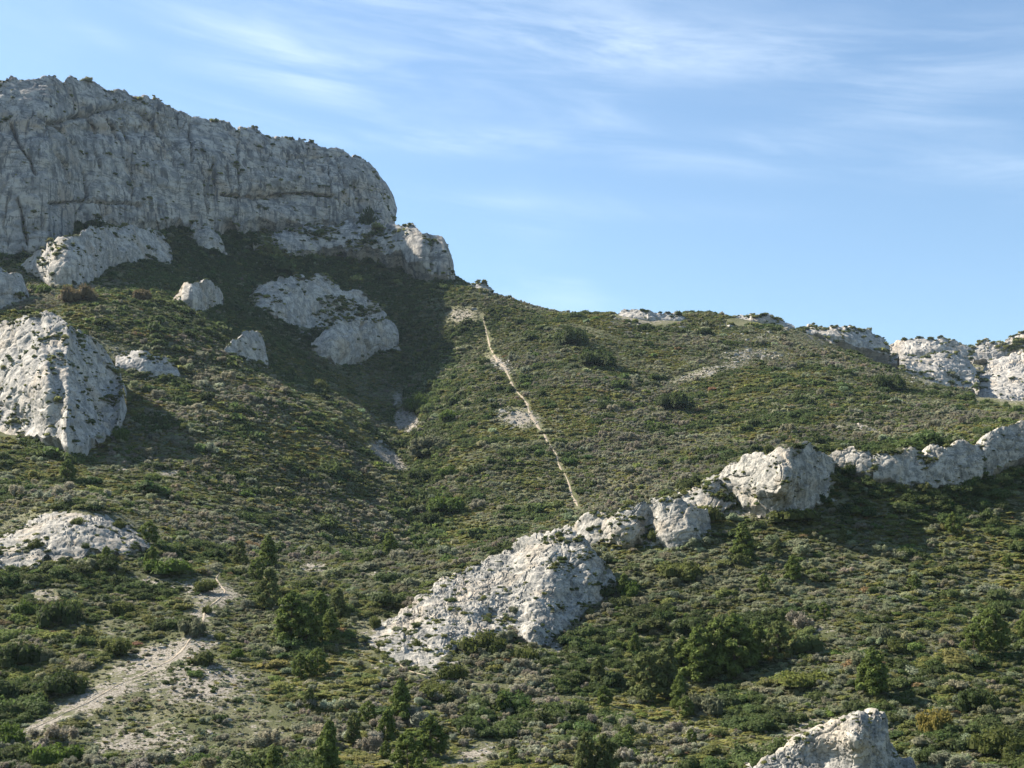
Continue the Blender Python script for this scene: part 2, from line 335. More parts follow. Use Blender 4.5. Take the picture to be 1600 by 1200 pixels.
# bare stony patches (px, row, rx, ry, tilt, strength) - where the scrub leaves the ground open
BARE = [(120, 835, 120, 34, 0, 1.0), (20, 870, 60, 24, 0, .8), (330, 925, 62, 22, .15, 1.0), (240, 905, 50, 12, .1, .7), (318, 955, 26, 26, 0, .9), (70, 930, 32, 12, 0, .6),
        (255, 1025, 120, 26, -.35, 1.0), (160, 1085, 90, 24, -.35, 1.0), (310, 1070, 110, 46, .1, .85), (230, 1150, 110, 40, 0, .75), (400, 1130, 80, 40, 0, .5), (80, 1130, 60, 12, -.3, .9), (190, 985, 70, 18, 0, .45),
        (360, 1110, 60, 30, 0, .5), (637, 659, 19, 16, .5, 2.0), (606, 713, 31, 10, .62, 2.0), (622, 622, 10, 14, 0, .8), (810, 653, 36, 15, .15, 1.1),
        (722, 492, 32, 13, 0, .9), (782, 568, 26, 10, .5, 1.1), (1110, 580, 70, 9, -.25, .8), (1180, 555, 60, 12, .0, .75), (1190, 527, 34, 7, 0, .7),
        (1350, 668, 30, 6, .3, .9), (1315, 665, 30, 5, 0, .6), (490, 887, 25, 8, 0, 1.1), (600, 897, 38, 4, 0, .9), (268, 740, 26, 6, 0, .9), (190, 733, 14, 4, 0, .8),
        (640, 1005, 80, 38, .25, 1.0), (720, 950, 90, 40, -.5, 1.0), (780, 1010, 60, 12, .3, .6), (865, 1012, 26, 8, .4, 1.0), (885, 1035, 20, 6, .4, .7), (745, 1178, 44, 18, -.3, 1.0),
        (1010, 808, 110, 22, -.3, 1.0), (1150, 800, 60, 10, .2, .7), (1260, 1150, 70, 22, -.3, .9), (1285, 985, 34, 14, 0, .55), (1265, 880, 20, 8, 0, .5), (1340, 880, 20, 7, 0, .5),
        (40, 600, 60, 60, 0, .6), (200, 560, 60, 20, .3, .6), (1470, 575, 70, 30, 0, .9), (1580, 590, 70, 40, 0, 1.0), (1290, 530, 70, 16, .2, .8), (1450, 548, 80, 14, 0, .8),
        (930, 520, 60, 8, .3, .45), (1010, 500, 50, 10, 0, .9), (560, 372, 130, 18, .05, .4), (540, 480, 100, 40, .4, .3), (870, 1090, 40, 8, 0, .4), (700, 1058, 60, 8, .3, .8), (590, 1045, 30, 6, .4, .6)]
TRAIL_UP = [(752, 492, .8), (762, 520, .8), (765, 545, 1.0), (780, 565, 1.6), (793, 583, 1.2), (806, 612, 1.0), (824, 628, 1.3), (826, 645, 2.0), (838, 662, 1.2), (850, 680, 1.1), (866, 703, 1.1), (872, 722, .7), (884, 745, .9), (894, 770, 1.0), (903, 794, .9)]
TRAIL_LOW = [(20, 1160, .5), (50, 1140, .6), (95, 1117, .6), (130, 1102, .7), (165, 1082, .9), (210, 1058, .9), (250, 1042, .8), (280, 1022, 1.0), (305, 990, .9), (318, 970, 1.0), (322, 950, 1.0), (345, 935, 1.2), (355, 925, 1.2), (335, 905, 1.1), (345, 892, .9)]
TRAIL_LOW = [(a, b, w * .6) for a, b, w in TRAIL_LOW]
TRAIL_MID = [(612, 1028, .3), (630, 1042, .35), (645, 1052, .3), (690, 1062, .35), (725, 1068, .3), (790, 1074, .3)]
def bare_field(px, py):
    r = np.zeros(np.shape(px))
    for (cx, cy, rx, ry, tl, s) in BARE:
        dx = px - cx; dy = py - cy; u = dx * cos(tl) + dy * sin(tl); v = -dx * sin(tl) + dy * cos(tl)
        r = np.maximum(r, s * np.exp(-((u / rx) ** 2 + (v / ry) ** 2) ** 1.3))
    return r
def trail_dist(px, py):
    d = np.full(np.shape(px), 1e9)
    for T in (TRAIL_UP, TRAIL_LOW, TRAIL_MID):
        for (a, b_, w), (c, e, w2) in zip(T[:-1], T[1:]):
            vx, vy = c - a, e - b_; s = np.clip(((px - a) * vx + (py - b_) * vy) / (vx * vx + vy * vy), 0, 1)
            d = np.minimum(d, np.hypot(px - a - s * vx, (py - b_ - s * vy) * 1.6))
    return d
TP = np.stack([TX, TY, ZT], -1)
tpx, tpy = proj(TP)
inview = (TY > 85) & (TY < 660)
bare = np.where(inview, bare_field(tpx, tpy), 0) + .16 * (vnoise(P3 / 9, 77))
ground_o = grid_mesh('ground', TP, M_ground, True, {'bare': bare}); tag(ground_o, kind='structure')
# running horizon, for "can this spot be seen at all"
EL = ZT / TY; RUN = np.maximum.accumulate(np.where(TY > 60, EL, -9), axis=1)

# ------------------------------------------------------------------ trails, draped on the ground
def trail(name, pts):
    d = []
    for i in range(len(pts) - 1):
        for s in np.linspace(0, 1, 7)[:-1]:
            d.append([pts[i][k] * (1 - s) + pts[i + 1][k] * s for k in range(3)])
    d.append(list(pts[-1]))
    cen = []; W = []
    for k, (x, y, w) in enumerate(d):
        p = ground(x + 1.3 * sin(k * 1.7) + 1.6 * sin(k * .61 + 1), y)
        if p is not None: cen.append(p); W.append(w * .52 * (.45 + 1.1 * rng.random()))
    cen = np.array(cen); W = np.array(W)
    for c in (0, 1): cen[:, c] = smooth1(cen[:, c], 2)
    tg = np.gradient(cen[:, :2], axis=0); tg /= np.linalg.norm(tg, axis=1)[:, None] + 1e-9
    nrm = np.stack([-tg[:, 1], tg[:, 0]], -1)
    rows = []
    for s in (-1, -.5, 0, .5, 1):
        xy = cen[:, :2] + nrm * (W * .5 * s * (1 + .25 * rng.normal(size=len(W)) * abs(s)))[:, None]
        z = zat(xy[:, 0], xy[:, 1]) + .06 - .10 * abs(s) ** 2
        rows.append(np.column_stack([xy, z]))
    o = grid_mesh(name, np.stack(rows, 1), M_trail); tag(o, kind='structure'); return o
trail('footpath', TRAIL_UP); trail('footpath', TRAIL_LOW); trail('footpath', TRAIL_MID)

# ------------------------------------------------------------------ rocks
ROCKPOLYS = []; TUFTS = []; DEBRIS = []
def rock(name, cat, label, top, bot, mat, lean=6., pw=3., lin=.35, back=10., drop=3., sculpt=(), step=1.5, Y=None,
         a_big=1., a_blk=1., a_fin=1., slab=False, ridge=None, dscale=.47, vert=0., cover=.10, foot=1.0, footkind=0, grooves=(), bed=None, seed=1, strata=(1., 1., 1.), up=0.0, embed=1.0, yadd=0.):
    x0, x1 = min(top[0][0], bot[0][0]), max(top[-1][0], bot[-1][0])
    n = max(12, int((x1 - x0) / step)); xs = np.linspace(x0, x1, n)
    tp = np.interp(xs, [q[0] for q in top], [q[1] for q in top]); bt = np.interp(xs, [q[0] for q in bot], [q[1] for q in bot])
    tp0, bt0 = smooth1(tp, max(1, int(5 / step))), smooth1(bt, max(1, int(5 / step)))
    ns = np.stack([xs / 16, xs * 0 + seed * 3.1, xs * 0], -1)
    tp = tp + fbm(ns, 5, seed, .6) * min(9, .12 * np.max(bt - tp)); bt = np.maximum(bt + fbm(ns * .9, 3, seed + 5, .5) * min(12, .16 * np.max(bt - tp)), tp + .5)
    ROCKPOLYS.append((xs, tp, bt))
    hmax = np.max(bt - tp)
    m = max(10, int(hmax / step)); v = np.linspace(0, 1, m)
    if Y is None:
        yb = []
        for x, y in zip(xs[::4], bt0[::4]):
            p = ground(x, y); yb.append(np.nan if p is None else p[1])
        yb = np.array(yb); ok = ~np.isnan(yb); med = np.median(yb[ok]); yb[~ok] = med
        yb = np.clip(yb, med * .88, med * 1.14)
        Yb = smooth1(np.interp(xs, xs[::4], yb), max(2, int(12 / step)))
    else:
        Yb = np.interp(xs, [q[0] for q in Y], [q[1] for q in Y])
    Yb = Yb - embed + yadd
    if not np.isscalar(lean): lean = np.interp(xs, [q[0] for q in lean], [q[1] for q in lean])[:, None]
    hs = np.clip((bt0 - tp0) / hmax, 0.02, 1)
    px = np.broadcast_to(xs[:, None], (n, m)); py = bt[:, None] + (tp - bt)[:, None] * v[None, :]
    vs = np.clip((bt0[:, None] - py) / np.maximum(bt0 - tp0, 3)[:, None], -.3, 1.25)
    g = lin * vs + (1 - lin) * np.clip(vs, 0, 2) ** pw
    if slab:
        gx = np.arange(x0 - 12, x1 + 16, 6.); gy = np.arange(tp.min() - 12, bt.max() + 16, 6.)
        S = np.array([[(lambda p: np.nan if p is None else p[1])(ground(a_, b_)) for b_ in gy] for a_ in gx])
        lo_, hi_ = np.median(Yb) * .82, np.median(Yb) * 1.22; S = np.where(S > hi_, np.nan, S)
        for i in range(len(gx)):
            ok = ~np.isnan(S[i]); S[i] = np.interp(gy, gy[ok], S[i][ok]) if ok.any() else np.median(Yb)
        for _ in range(2):
            for j in range(len(gy)): S[:, j] = smooth1(S[:, j], 2)
            for i in range(len(gx)): S[i] = smooth1(S[i], 2)
        fx = (px - gx[0]) / 6; fy = (py - gy[0]) / 6; ix = np.clip(fx.astype(int), 0, len(gx) - 2); iy = np.clip(fy.astype(int), 0, len(gy) - 2); fx = fx - ix; fy = fy - iy
        Yt = (S[ix, iy] * (1 - fx) + S[ix + 1, iy] * fx) * (1 - fy) + (S[ix, iy + 1] * (1 - fx) + S[ix + 1, iy + 1] * fx) * fy
        YY = Yt - embed - lean * np.sin(pi * np.clip(vs, 0, 1)) * np.sqrt(hs)[:, None] * .5
    else:
        YY = Yb[:, None] + lean * g * np.sqrt(hs)[:, None]
    for (cx, cy, rx, ry, amt) in sculpt:
        YY = YY + amt * np.exp(-(((px - cx) / rx) ** 2 + ((py - cy) / ry) ** 2))
    s0 = np.median(YY) / F
    if ridge:
        rp, H, xl, xr = ridge
        rx = np.interp(py, [q[0] for q in rp], [q[1] for q in rp])
        tent = np.where(px < rx, (px - xl) / (rx - xl), (xr - px) / (xr - rx)); tent = np.clip(tent, 0, 1)
        YY = YY - H * s0 * (tent * 1.08 - .08 * tent ** 6) * (.35 + .65 * sm(vs, 0, .5)) * (1 if not slab else (1 - np.clip(vs, 0, 1) ** 3))
    Pf = at(px, py, YY)
    # skirt below, cap behind
    sk = Pf[:, :1] + np.array([0, .9, -.75])[None, None] * np.array([7, 3, 1.])[None, :, None]
    ws = np.array([.04, .1, .2, .35, .55, .8, 1.0])
    cap = Pf[:, -1:] + ws[None, :, None] * np.stack([Pf[:, -1, 0] / Pf[:, -1, 1] * back * 0, hs * 0 + back, hs * 0], -1)[:, None] * (np.sqrt(hs)[:, None, None])
    cap[..., 2] += up * back * ws[None] - drop * (ws ** 2)[None]
    P = np.concatenate([sk, Pf, cap], 1)
    # displacement along the true normal
    du = np.gradient(P, axis=0); dv = np.gradient(P, axis=1); nn = np.cross(du, dv); L = np.linalg.norm(nn, axis=-1, keepdims=True)
    nn = nn / np.where(L < 1e-9, 1, L); nn[nn[..., 1] > .2] *= 1
    s = np.median(YY) / F                                      # metres per photo pixel here
    st = np.array(strata); Q = P / s * st + seed * 31.7
    wq = Q + 8 * np.stack([fbm(Q / 30, 2, seed + 1), fbm(Q / 30, 2, seed + 2), fbm(Q / 30, 2, seed + 3)], -1)
    big = fbm(Q / 55, 3, seed); f1, f2, cid = worley(wq / 26, seed); crack = 1 - sm(f2 - f1, 0, .16)
    g1, g2, cid2 = worley(wq / 10, seed + 9); crack2 = 1 - sm(g2 - g1, 0, .22)
    pits = sm(fbm(Q / 7, 3, seed + 80), .22, .42) * sm(fbm(Q / 40, 2, seed + 81), -.35, .2)
    rid = 1 - np.abs(fbm(Q / 14, 4, seed + 4)) * 2; fine = fbm(Q / 5, 3, seed + 6)
    h1, h2, cid3 = worley(wq / 62, seed + 19); crk3 = 1 - sm(h2 - h1, 0, .10); rb = 1 - 2 * np.abs(fbm(Q / 48, 3, seed + 33))
    if a_fin == 1.: a_fin = .55
    a_blk = a_blk * .62
    D = a_big * (6 * big + 3.2 * rb) + a_blk * (4.5 * cid3 - 4.5 * crk3 + 1.7 * cid - 2.6 * crack + .35 * cid2 - .5 * crack2) + a_fin * (1.5 * rid + 1.0 * fine - 4.2 * pits)
    if bed:
        bn, th, ba = bed
        bn = np.array(bn) / np.linalg.norm(bn); q_ = (P @ bn) / s / th + fbm(Q / 60, 3, seed + 50) * 1.1
        fr = q_ - np.floor(q_); lay = _f(_hash(np.floor(q_).astype(np.int64), np.full(q_.shape, 3), np.full(q_.shape, 5), seed))
        D = D + ba * 1.5 * (fr * (.9 + .5 * lay) - .7 * sm(fr, .86, 1.0) * 2 + .6 * lay) * (.55 + .6 * vnoise(Q / 34, seed + 51))
        q2 = q_ * 2.7 + fbm(Q / 20, 2, seed + 52); f2_ = q2 - np.floor(q2); D = D + ba * .35 * (f2_ - 1.4 * sm(f2_, .8, 1))
    if vert:
        vq = Q * np.array([1, 1, .13]); w1 = np.abs(fbm(vq / 22, 3, seed + 70)); w2 = np.abs(fbm(vq / 9, 2, seed + 71)); msk = sm(fbm(Q / 70, 2, seed + 72), -.3, .3)
        D = D + vert * (-(1 - sm(w1, 0, .10)) * 4.5 * msk - (1 - sm(w2, 0, .12)) * 1.6 * msk + 2.2 * w1)
    D = D * np.where(1, dscale, 1); gm = np.zeros_like(D)
    if grooves:
        ppx, ppy = proj(P); wob = fbm(np.stack([ppx / 9, ppy / 9, ppx * 0], -1), 3, seed + 60) * 2.2
        for pl_, wd, dp in grooves:
            dd = np.full(ppx.shape, 1e9)
            for (a_, b_), (c_, e_) in zip(pl_[:-1], pl_[1:]):
                vx, vy = c_ - a_, e_ - b_; t_ = np.clip(((ppx + wob - a_) * vx + (ppy + wob - b_) * vy) / (vx * vx + vy * vy), 0, 1)
                dd = np.minimum(dd, np.hypot(ppx + wob - a_ - t_ * vx, ppy + wob - b_ - t_ * vy))
            gq = np.exp(-(dd / wd) ** 2); D = D - dp * 2.0 * gq; gm = np.maximum(gm, gq)
    fade = np.concatenate([np.full(3, .5), sm(v, -.15, .12), np.linspace(1, .5, len(ws))])[None, :] * np.clip(hs * 3, .1, 1)[:, None]
    P = P + nn * (D * s * fade)[..., None]
    o = grid_mesh(name, P, mat, True); tag(o, label, cat)
    try: o.data.set_sharp_from_angle(angle=radians(38))
    except Exception: pass
    if cover > 0:
        ar = (P.shape[1] - 3) * n * step * step; k = int(ar / 16)
        ii = rng.integers(1, n - 1, k); jj = rng.integers(3, P.shape[1] - 2, k)
        fq = fbm(Q[ii, jj] * np.array([.8, .8, 1.5]) / 34, 4, seed + 21, .6)
        thr = np.interp(cover, [0, .03, .1, .2, .35, .5], [9, .80, .55, .36, .17, 0])
        edge = np.minimum(np.minimum(ii, n - 1 - ii) / 12, np.minimum(np.abs(jj - 3), np.clip(m + 2 - jj, 0, 99)) / 10)
        wt = (fq > thr - .6 * (1 - np.clip(edge, 0, 1))) * np.where(np.clip(nn[ii, jj, 2], 0, 1) > .25, 1.0, .35)
        wt = np.maximum(wt, 1.0 * (gm[ii, jj] > .6) * (vnoise(Q[ii, jj] / 9, 5) > .25)); wt = np.maximum(wt, .35 * sm(crk3[ii, jj], .6, 1) * (cover > .05)); wt = np.maximum(wt, .015)
        sel = rng.random(k) < wt
        TUFTS.append((P[ii[sel], jj[sel]] + np.array([0, 0, -.1]), np.full(sel.sum(), s), rng.choice([0, 4, 4, 2, 0], sel.sum()), rng.lognormal(1.15, .45, sel.sum())))
    if foot > 0:
        k = int((xs[-1] - xs[0]) / 4 * foot * 1.5); fx_ = rng.uniform(xs[0], xs[-1], k); off = rng.exponential(11 if footkind else 4, k) - 1.5
        for x, o_ in zip(fx_, off):
            p = ground(x, np.interp(x, xs, bt) + o_)
            if p is None or abs(p[1] - np.interp(x, xs, Yb)) > .12 * p[1]: continue
            if footkind: p = np.array([p[0], p[1] * .992, 0]); p[2] = zat(p[0], p[1])
            TUFTS.append((p[None] + np.array([0, -.3, -.1]), np.array([s]), np.array([rng.choice([4, 4, 4, 0]) if footkind else rng.choice([0, 4, 4, 2])]), np.array([rng.lognormal(2.05 if footkind else 1.5, .38)])))
        for x in rng.uniform(xs[0], xs[-1], int(k * (.5 if footkind else 1.1))):
            p = ground(x, np.interp(x, xs, bt) + rng.exponential(9) - 2)
            if p is not None and abs(p[1] - np.interp(x, xs, Yb)) < .12 * p[1]: DEBRIS.append(p)
        k = int(k * (.10 if back > 11 else .3)); ii = rng.integers(1, n - 1, k)
        TUFTS.append((P[ii, m + 3], np.full(k, s), rng.choice([0, 4, 2], k), rng.lognormal(.75, .5, k)))

# -- the great cliff
rock('cliff', 'cliff', 'huge grey limestone cliff wall towering over the dark scrub at upper left',
     [(-420, 130), (-200, 118), (0, 121), (60, 124), (120, 125), (170, 137), (215, 150), (235, 153), (255, 160), (290, 178), (350, 195), (420, 212), (500, 226), (540, 238), (575, 256), (596, 288), (610, 322), (617, 343)],
     [(-420, 440), (-200, 420), (0, 396), (40, 390), (75, 382), (100, 356), (130, 344), (200, 343), (300, 345), (400, 347), (480, 349), (540, 345), (600, 347), (617, 349)],
     M_cliff, lean=26, pw=3.2, lin=.34, back=60, drop=-2, step=1.35, up=.10, Y=[(-420, 380), (0, 412), (75, 420), (120, 444), (200, 466), (400, 506), (560, 532), (600, 540), (617, 556)],
     sculpt=[(60, 260, 45, 140, -5), (130, 250, 18, 120, 4), (190, 330, 60, 50, -3), (270, 210, 14, 60, 4), (330, 260, 60, 60, -3), (440, 310, 60, 14, 4), (520, 300, 40, 60, -3), (580, 320, 16, 30, 4), (250, 170, 20, 14, -3), (160, 205, 120, 9, 3.0)],
     grooves=[([(78, 197), (110, 186), (150, 173), (190, 166), (215, 174), (238, 186)], 3.2, 7), ([(226, 176), (245, 205), (268, 232)], 2.2, 6), ([(18, 195), (28, 225), (45, 246), (56, 272)], 2.2, 6),
               ([(75, 195), (90, 240), (106, 262)], 2.2, 5), ([(138, 185), (150, 208)], 2, 5), ([(170, 188), (182, 216)], 2, 5), ([(297, 192), (300, 252)], 2, 5), ([(334, 250), (338, 288)], 2.4, 6), ([(356, 262), (363, 292)], 2.4, 6),
               ([(78, 318), (150, 314), (218, 320)], 2, 4), ([(28, 312), (36, 350), (44, 382)], 2.2, 6), ([(345, 303), (400, 310), (470, 303), (520, 306)], 2.2, 5), ([(372, 225), (374, 300)], 1.6, 3), ([(320, 285), (324, 330)], 1.6, 3),
               ([(530, 258), (541, 290)], 2, 5), ([(560, 290), (564, 328)], 7, 9), ([(540, 300), (546, 318)], 4, 5), ([(60, 180), (100, 205), (115, 225)], 2.4, 5), ([(190, 200), (200, 225)], 2.2, 4), ([(245, 165), (252, 200), (290, 250)], 2.0, 3), ([(597, 298), (612, 332)], 2.5, 6), ([(450, 245), (540, 242)], 1.8, 3), ([(120, 335), (135, 300), (130, 270)], 2, 4), ([(150, 240), (156, 262)], 1.8, 4), ([(200, 250), (210, 290), (206, 330)], 1.8, 3)],
     bed=((.18, -.1, 1.), 26, 2.2),
     a_big=.9, a_blk=1.0, a_fin=.05, dscale=.44, vert=1.9, cover=.045, foot=2.6, footkind=1, seed=3, strata=(.8, .8, 1.35), embed=1)
rock('cliff', 'cliff', 'lower pale limestone cliff step jutting right under the great cliff, rounded end against the sky',
     [(395, 374), (440, 360), (500, 354), (560, 347), (610, 346), (650, 354), (672, 368), (690, 372), (700, 382), (706, 400), (711, 434)],
     [(395, 378), (440, 388), (520, 392), (570, 389), (600, 392), (640, 405), (680, 425), (711, 439)],
     M_cliff, lean=9, pw=3, lin=.4, back=34, drop=2, Y=[(395, 492), (500, 508), (600, 506), (660, 500), (700, 500), (711, 508)],
     sculpt=[(660, 390, 18, 40, -4), (695, 400, 12, 40, -3)], grooves=[([(676, 374), (674, 418)], 2, 2.5)], bed=((.3, 0, 1.), 16, 1.6), a_blk=.6, a_big=.5, vert=.4, cover=.2, a_fin=.3, foot=2, footkind=1, seed=4)
# -- outcrops in and beside the cliff's shade
R = M_rock
rock('rock_outcrop', 'rock', 'broad humped pale outcrop at far left just below the foot of the great cliff',
     [(33, 412), (50, 396), (80, 378), (110, 366), (160, 353), (220, 356), (248, 364), (264, 382), (268, 402)], [(33, 416), (60, 440), (90, 451), (125, 445), (152, 440), (165, 420), (200, 410), (268, 408)],
     R, lean=16, pw=2, lin=.5, back=18, drop=5, cover=0.18, ridge=([(350, 120), (450, 100)], 30, 30, 270), bed=((-.62, -.25, .75), 15, 2.4),  seed=5, sculpt=[(100, 400, 40, 50, -4), (170, 420, 10, 30, 2)])
rock('rock_outcrop', 'rock', 'rounded pale rock cut off by the left edge, right below the broad humped outcrop',
     [(-90, 430), (-40, 415), (5, 413), (22, 424), (36, 444), (41, 462)], [(-90, 500), (0, 482), (25, 477), (41, 466)], R, lean=7, back=12, drop=4, cover=0.08, seed=6)
rock('boulder', 'rock', 'lone round white boulder in the scrub between the cliff shadow and the left crag',
     [(271, 462), (284, 446), (305, 439), (328, 440), (341, 450), (347, 466)], [(271, 468), (284, 480), (303, 489), (325, 491), (342, 482), (347, 470)], R, lean=5, pw=2.5, back=7, drop=4, cover=0.08, ridge=([(440, 318), (490, 312)], 18, 268, 350),  seed=7, step=1.1)
rock('boulder', 'rock', 'small pale rock in the dark scrub close under the great cliff wall',
     [(292, 362), (305, 351), (322, 351), (338, 362), (350, 385)], [(292, 366), (310, 386), (335, 398), (350, 392)], R, lean=5, back=7, drop=3, cover=0.12, seed=8, step=1.1)
rock('rock_outcrop', 'rock', 'large wedge shaped grey outcrop in the middle of the cliff shadow, streaked with scrub',
     [(389, 468), (402, 450), (425, 436), (460, 426), (500, 432), (530, 446), (560, 462), (590, 478), (612, 500), (620, 514)], [(389, 474), (405, 488), (440, 502), (470, 511), (520, 516), (560, 512), (600, 518), (620, 522)],
     R, lean=15, pw=2, lin=.55, back=14, drop=4, cover=0.36, bed=((-.62, -.25, .75), 15, 2.4),  seed=9, sculpt=[(440, 470, 30, 40, -3), (540, 490, 50, 16, 2)])
rock('rock_outcrop', 'rock', 'blunt pale grey rock face directly below the wedge shaped outcrop, split by a dark crack',
     [(486, 538), (500, 522), (520, 507), (545, 500), (580, 498), (605, 502), (620, 515), (623, 525)], [(486, 544), (505, 564), (530, 570), (560, 566), (582, 560), (592, 549), (615, 545), (623, 528)],
     R, lean=6, pw=3, back=9, drop=2, cover=0.05, seed=10, grooves=[([(566, 504), (568, 530), (580, 550)], 2.2, 6)], bed=((-.3, 0, 1.), 18, 2.0), sculpt=[(535, 540, 26, 30, -2)])
rock('rock_outcrop', 'rock', 'small jagged rock right of the left crag, on the edge of the cliff shadow',
     [(350, 545), (365, 527), (385, 519), (402, 519), (411, 530), (414, 552), (418, 572)], [(350, 549), (380, 562), (400, 568), (418, 574)], R, lean=5, back=8, drop=3, cover=0.15, seed=11, step=1.2)
# left crag
rock('crag', 'rock', 'big sunlit white limestone crag at the left edge with a shaded right flank',
     [(-160, 560), (-60, 528), (0, 510), (28, 498), (60, 493), (95, 499), (125, 518), (160, 545), (183, 572), (191, 600)],
     [(-160, 700), (-60, 692), (0, 687), (40, 681), (72, 682), (100, 698), (135, 692), (165, 682), (182, 668), (187, 640), (191, 606)],
     M_rock, lean=28, pw=2, lin=.9, back=12, drop=4, step=1.2, Y=[(-160, 268), (0, 262), (70, 254), (105, 247), (150, 256), (191, 268)], cover=.24, seed=12, a_big=1.1, a_blk=.7, a_fin=.4, dscale=.55, grooves=[([(62, 500), (76, 555), (96, 618)], 6, 3), ([(108, 556), (140, 600), (166, 652)], 4, 3), ([(118, 610), (122, 690)], 3, 2), ([(20, 520), (36, 580), (50, 650)], 3, 1.5), ([(-20, 620), (40, 655)], 3, 2)], ridge=([(490, 48), (560, 62), (600, 80), (655, 112), (700, 106)], 60, -140, 198), bed=((-.62, -.25, .75), 20, 3.2), 
     sculpt=[(72, 600, 16, 80, -4), (112, 660, 22, 40, -2.5), (92, 655, 12, 40, 1.2), (150, 600, 40, 60, 5), (-5, 610, 22, 60, 2.5), (30, 640, 9, 30, 1.6), (45, 660, 18, 25, 2)])
rock('rock_outcrop', 'rock', 'low grey rock stepping off the right shoulder of the left crag',
     [(180, 556), (205, 546), (235, 553), (262, 561), (276, 575), (280, 586)], [(180, 574), (210, 586), (245, 591), (280, 590)], R, lean=6, back=8, drop=3, cover=0.3, seed=13, step=1.2)
# lower left slab
rock('rock_slab', 'rock', 'bare white limestone slab at lower left dotted with a few round bushes',
     [(-140, 860), (-40, 845), (0, 838), (40, 818), (75, 800), (120, 794), (165, 799), (200, 818), (232, 842), (245, 860)], [(-140, 905), (0, 892), (60, 876), (130, 864), (190, 866), (245, 868)],
     M_near, lean=3.0, slab=True, embed=.9, back=5, drop=3, cover=0.18, seed=14, a_big=.6, a_blk=1.0, a_fin=1.2, sculpt=[(215, 850, 22, 14, -1.4)])
# centre front outcrop
rock('rock_outcrop', 'rock', 'long bright limestone hump in the centre foreground with a steep shaded right side',
     [(566, 992), (600, 968), (640, 945), (700, 905), (760, 876), (800, 852), (835, 836), (880, 830), (912, 840), (934, 866), (955, 888), (965, 908)],
     [(566, 998), (600, 1014), (640, 1024), (690, 1026), (740, 1004), (790, 990), (830, 1000), (858, 1001), (890, 975), (930, 944), (965, 914)],
     M_near, lean=[(566, 20), (640, 26), (800, 27), (850, 24), (880, 20), (912, 13), (965, 5)], pw=2, lin=.85, embed=1.0, back=14, drop=3, step=1.05, cover=0.17, seed=15, a_big=1.3, a_blk=.9, a_fin=1.1, ridge=([(830, 885), (880, 872), (930, 850), (1000, 842)], 36, 600, 976), bed=((-.62, -.25, .75), 17, 3.4), 
     sculpt=[(765, 965, 20, 14, 2), (835, 985, 16, 14, -1.5)])
rock('rock_outcrop', 'rock', 'low double humped pale rock on the rib between the long hump and the blocky bluff',
     [(903, 822), (930, 806), (960, 797), (1000, 784), (1035, 778), (1060, 786), (1085, 796), (1104, 802), (1112, 818)], [(903, 828), (940, 842), (975, 851), (1010, 846), (1040, 852), (1070, 851), (1095, 844), (1112, 832)],
     M_near, lean=3.6, slab=False, pw=2, lin=.8, back=5, drop=2, step=1.1, cover=0.25, seed=16, ridge=([(780, 1000), (850, 990)], 18, 900, 1115), bed=((-.62, -.25, .75), 15, 2.4),  sculpt=[(1015, 822, 14, 30, 2.2), (1075, 830, 22, 20, -1), (965, 825, 30, 20, -1)])
rock('rock_bluff', 'rock', 'blocky limestone bluff on the rib, ledged and sunlit on its left, shaded on its right',
     [(1098, 752), (1120, 742), (1140, 727), (1170, 714), (1205, 708), (1235, 699), (1265, 697), (1288, 705), (1301, 722), (1307, 748)], [(1098, 760), (1130, 772), (1160, 790), (1190, 798), (1225, 799), (1262, 791), (1290, 774), (1307, 754)],
     M_near, lean=5, pw=2.5, lin=.6, back=6, drop=2, step=1.05, cover=0.08, seed=17, a_big=1.2, a_blk=1.0, ridge=([(695, 1236), (750, 1226), (800, 1215)], 70, 1090, 1312), bed=((-.62, -.25, .75), 18, 3.5), 
     sculpt=[(1222, 750, 22, 40, -2.5), (1160, 760, 30, 30, 1.4), (1285, 750, 20, 30, 1.0), (1244, 760, 4, 24, .9)])
rock('rock_outcrop', 'rock', 'low broken rock band between the double humped rock and the blocky bluff', [(1030, 776), (1060, 766), (1085, 756), (1108, 748), (1128, 752), (1150, 772)], [(1030, 786), (1065, 790), (1100, 800), (1130, 802), (1150, 790)],
     M_near, lean=4, pw=1.5, lin=.9, back=4, drop=1, step=1.1, cover=.3, seed=61, bed=((-.62, -.25, .75), 14, 2.4))
rock('rock_outcrop', 'rock', 'small stony ledge joining the top of the long hump to the double humped rock', [(868, 826), (895, 818), (920, 806), (945, 806), (965, 822)], [(868, 834), (900, 846), (930, 852), (965, 840)],
     M_near, lean=3, pw=1.5, lin=.9, back=4, drop=1, step=1.1, cover=.28, seed=62, bed=((-.62, -.25, .75), 14, 2.4))
rock('rock_slab', 'rock', 'half buried pale slab under the left toe of the long hump', [(590, 1006), (625, 1000), (670, 1008), (700, 1016), (716, 1030)], [(590, 1014), (630, 1036), (672, 1048), (716, 1040)],
     M_near, lean=1.6, slab=True, embed=.5, back=3, drop=1, step=1.2, cover=.42, seed=63, bed=((-.62, -.25, .75), 12, 2.0))
